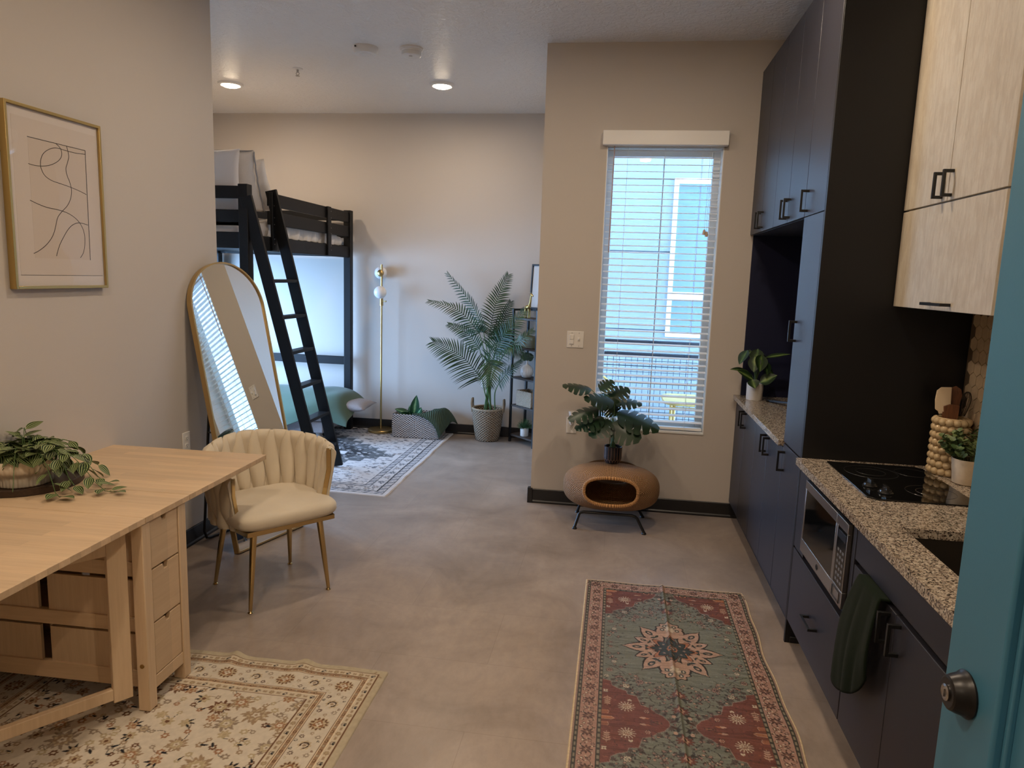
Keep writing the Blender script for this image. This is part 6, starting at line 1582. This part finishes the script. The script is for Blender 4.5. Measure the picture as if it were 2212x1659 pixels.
for (a,b) in ((.0335,.062),(.212,.243)): im[band(a,b)]=L3(196,182,158)
for (a,b) in ((.062,.083),(.190,.212)): im[band(a,b)]=L3(150,122,96); im[band(a,a+.003)|band(b-.003,b)]=L3(224,206,174); im[band(a-.0018,a)|band(b,b+.0018)]=MB_
im[band(.243,.2465)]=MB_
W_,H_=1.5,2.2
def bpt2(sd,t,dn): return {0:(dn,t),1:(W_-dn,t),2:(t,dn),3:(t,H_-dn)}[sd]
for sd in range(4):
    Ln=H_ if sd in (0,1) else W_; v_=sd<2
    for (dn,per) in ((.048,.052),(.228,.054)):
        n=int((Ln-2*dn)/per)
        for k in range(n+1):
            t=dn+(Ln-2*dn)*k/n; x,y=bpt2(sd,t,dn)
            if k%2: cr.ros(x,y,.012,7,.35,0,TN,1); cr.ell(x,y,.005,.005,0,OL)
            else: cr.ros(x,y,.011,6,.3,0,GY_); cr.ell(x,y,.006,.006,0,IV); cr.petal(x,y,.012,.008,2.2 if v_ else .8,NV); cr.petal(x,y,.010,.007,4,NV,.8)
            for s in (-1,1):
                x2,y2=bpt2(sd,t+s*per*.5,dn); cr.ell(x2,y2,.004 if v_ else .010,.010 if v_ else .004,.4*s,TN,.8)
    for (dn,per) in ((.0725,.026),(.201,.026)):
        n=int((Ln-2*dn)/per)
        for k in range(n+1):
            t=dn+(Ln-2*dn)*k/n; x,y=bpt2(sd,t,dn); cr.ros(x,y,.0075,6,.25,0,MB_ if k%2 else GY_); cr.ell(x,y,.003,.003,0,TL)
    dn=.137; per=.235; n=int((Ln-2*dn)/per+.5)
    for k in range(n+1):
        t=dn+(Ln-2*dn)*k/n; x,y=bpt2(sd,t,dn)
        cr.ros(x,y,.040,15,.30,0,TL); cr.ros(x,y,.036,13,.28,.2,MB_); cr.ros(x,y,.027,9,.2,0,TL); cr.ros(x,y,.022,3,.35,.5,L3(140,100,68)); cr.ros(x,y,.014,4,.4,0,IV); cr.ell(x,y,.005,.005,0,TN)
        if k==n: break
        t=t+(Ln-2*dn)/n*.5; x,y=bpt2(sd,t,dn)
        cr.ros(x,y,.026,8,.22,0,TL); cr.ell(x,y,.017,.017,0,L3(60,40,34)); cr.ell(x,y,.0115,.0115,0,IV); cr.petal(x,y,.03,.016,1.0,IV); cr.ros(x,y,.008,5,.3,0,TN)
        for (dt,dd,R,c) in ((.045,.030,.011,L3(74,44,34)),(-.045,.030,.011,L3(74,44,34)),(.048,-.028,.012,GY_),(-.048,-.028,.012,GY_),(.022,.042,.007,NV),(-.022,.042,.007,NV),(.026,-.038,.006,MB_),(-.026,-.038,.006,NV),(.066,.0,.009,TN),(-.066,.0,.009,TN),(.07,.038,.006,OL),(-.07,.038,.006,OL)):
            x2,y2=bpt2(sd,t+dt,dn+dd); cr.ros(x2,y2,R,7,.38,0,c); cr.ell(x2,y2,R*.42,R*.42,0,IV)
nz=noise2(cr.ny,cr.nx,4,4,np.random.default_rng(2)); im*=(.86+.26*nz)[...,None]
wx_=-.843-X; wy_=2.612-Y; far=np.exp(-Y/.10)
bumps=.016*np.exp(-((wx_+1.50)/.028)**2)+.013*np.exp(-((wx_+1.20)/.035)**2)+.004*np.sin(wx_*11)
zz=.006+np.clip(bumps,0,1)*far+.0006*np.sin(X*40+3*np.sin(Y*9)); wy_=wy_+.012*np.exp(-((wx_+1.2)/.05)**2)*far
rugmesh('cream_rug',np.stack([wx_,wy_],-1),np.clip(im,0,1),zz,attrmat('printed_cream_rug',.9,.25,900),'cream and brown floral rug under the birch table','rug')

# ---- blue grey rug under the loft bed
WH=L3(196,190,186); SL=L3(92,92,92); DS=L3(52,50,50); LB=L3(140,140,144); BG=L3(150,136,124)
br=Ras(0,2.36,0,2.17,.0062,.0062,WH); r_=random.Random(12); X,Y=np.meshgrid(br.x,br.y); im=br.img
cx,cy=1.18,1.085
stp=lambda v,s: np.floor(v/s)*s
dd_=np.maximum(np.abs(stp(X-cx,.11))/.86,0)+np.abs(stp(Y-cy,.10))/.80
fld_=(X>.25)&(X<2.11)&(Y>.25)&(Y<1.92)
im[fld_&(dd_<1.12)]=SL; im[fld_&(dd_<.80)]=DS; im[fld_&(dd_<.52)]=WH; im[fld_&(dd_<.40)]=LB
for k in range(1500):
    x,y=r_.uniform(.26,2.1),r_.uniform(.26,1.91); ins=abs(x-cx)/.86+abs(y-cy)/.80
    br.ros(x,y,r_.uniform(.010,.024),r_.choice([4,5,6]),.45,r_.uniform(0,6),(WH if r_.random()<.45 else LB) if .52<ins<1.12 else r_.choice([SL,LB,BG,SL,DS]),.85,r_.uniform(.45,.9))
for k in range(500):
    x,y=r_.uniform(.26,2.1),r_.uniform(.26,1.91); br.line([(x,y),(x+r_.uniform(-.05,.05),y+r_.uniform(-.02,.02))],.008,r_.choice([DS,SL,WH,LB]),.7)
d=np.minimum(np.minimum(X,2.36-X),np.minimum(Y,2.17-Y)); side=np.minimum(X,2.36-X)<np.minimum(Y,2.17-Y); t_=np.where(side,Y,X)
def band(a,b): return (d>=a)&(d<b)
im[band(0,.245)]=WH; 
for (a,b) in ((.045,.100),(.195,.240)):
    ph=(t_/.085+(d-a)/(b-a)*.5)%1; m=band(a,b); im[m&(ph<.42)]=LB; im[m&(np.abs(ph-.2)<.055)]=SL; im[m&(np.abs(ph-.65)<.05)]=SL; im[band(a-.006,a+.002)|band(b-.002,b+.006)]=DS
for sd in range(4):
    Ln=2.17 if sd<2 else 2.36
    n=int(Ln/.13)
    for k in range(n):
        t=(k+.5)*Ln/n; x,y={0:(.147,t),1:(2.36-.147,t),2:(t,.147),3:(t,2.17-.147)}[sd]
        if not(.1<x<2.26 and .1<y<2.07): continue
        br.ros(x,y,.036,8,.4,0,LB); br.ros(x,y,.024,6,.4,.3,BG if k%2 else SL); br.ell(x,y,.008,.008,0,WH)
        for q in range(5): a=2*PI*q/5+k; br.petal(x+.04*math.cos(a),y+.03*math.sin(a),.03,.014,a,SL,.8)
rg=np.random.default_rng(8); im*=(.80+.38*noise2(br.ny,br.nx,2,7,rg))[...,None]
wx_=-1.592-X+np.where(X<.2,(.2-X)/.2*(.003*np.sin(Y*7)+.002*np.sin(Y*21)),0); wy_=4.828+Y-np.where(X<.6,.02,.0)*0+X*.045*np.exp(-Y/.5)
zz=.0055+.004*np.exp(-X/.03)*np.clip(np.sin(Y*15),0,1)
rugmesh('blue_rug',np.stack([wx_,wy_],-1),np.clip(im,0,1),zz,attrmat('printed_blue_rug',.85,.25,500),'grey blue and white patterned rug under the loft bed and floor lamp','rug')
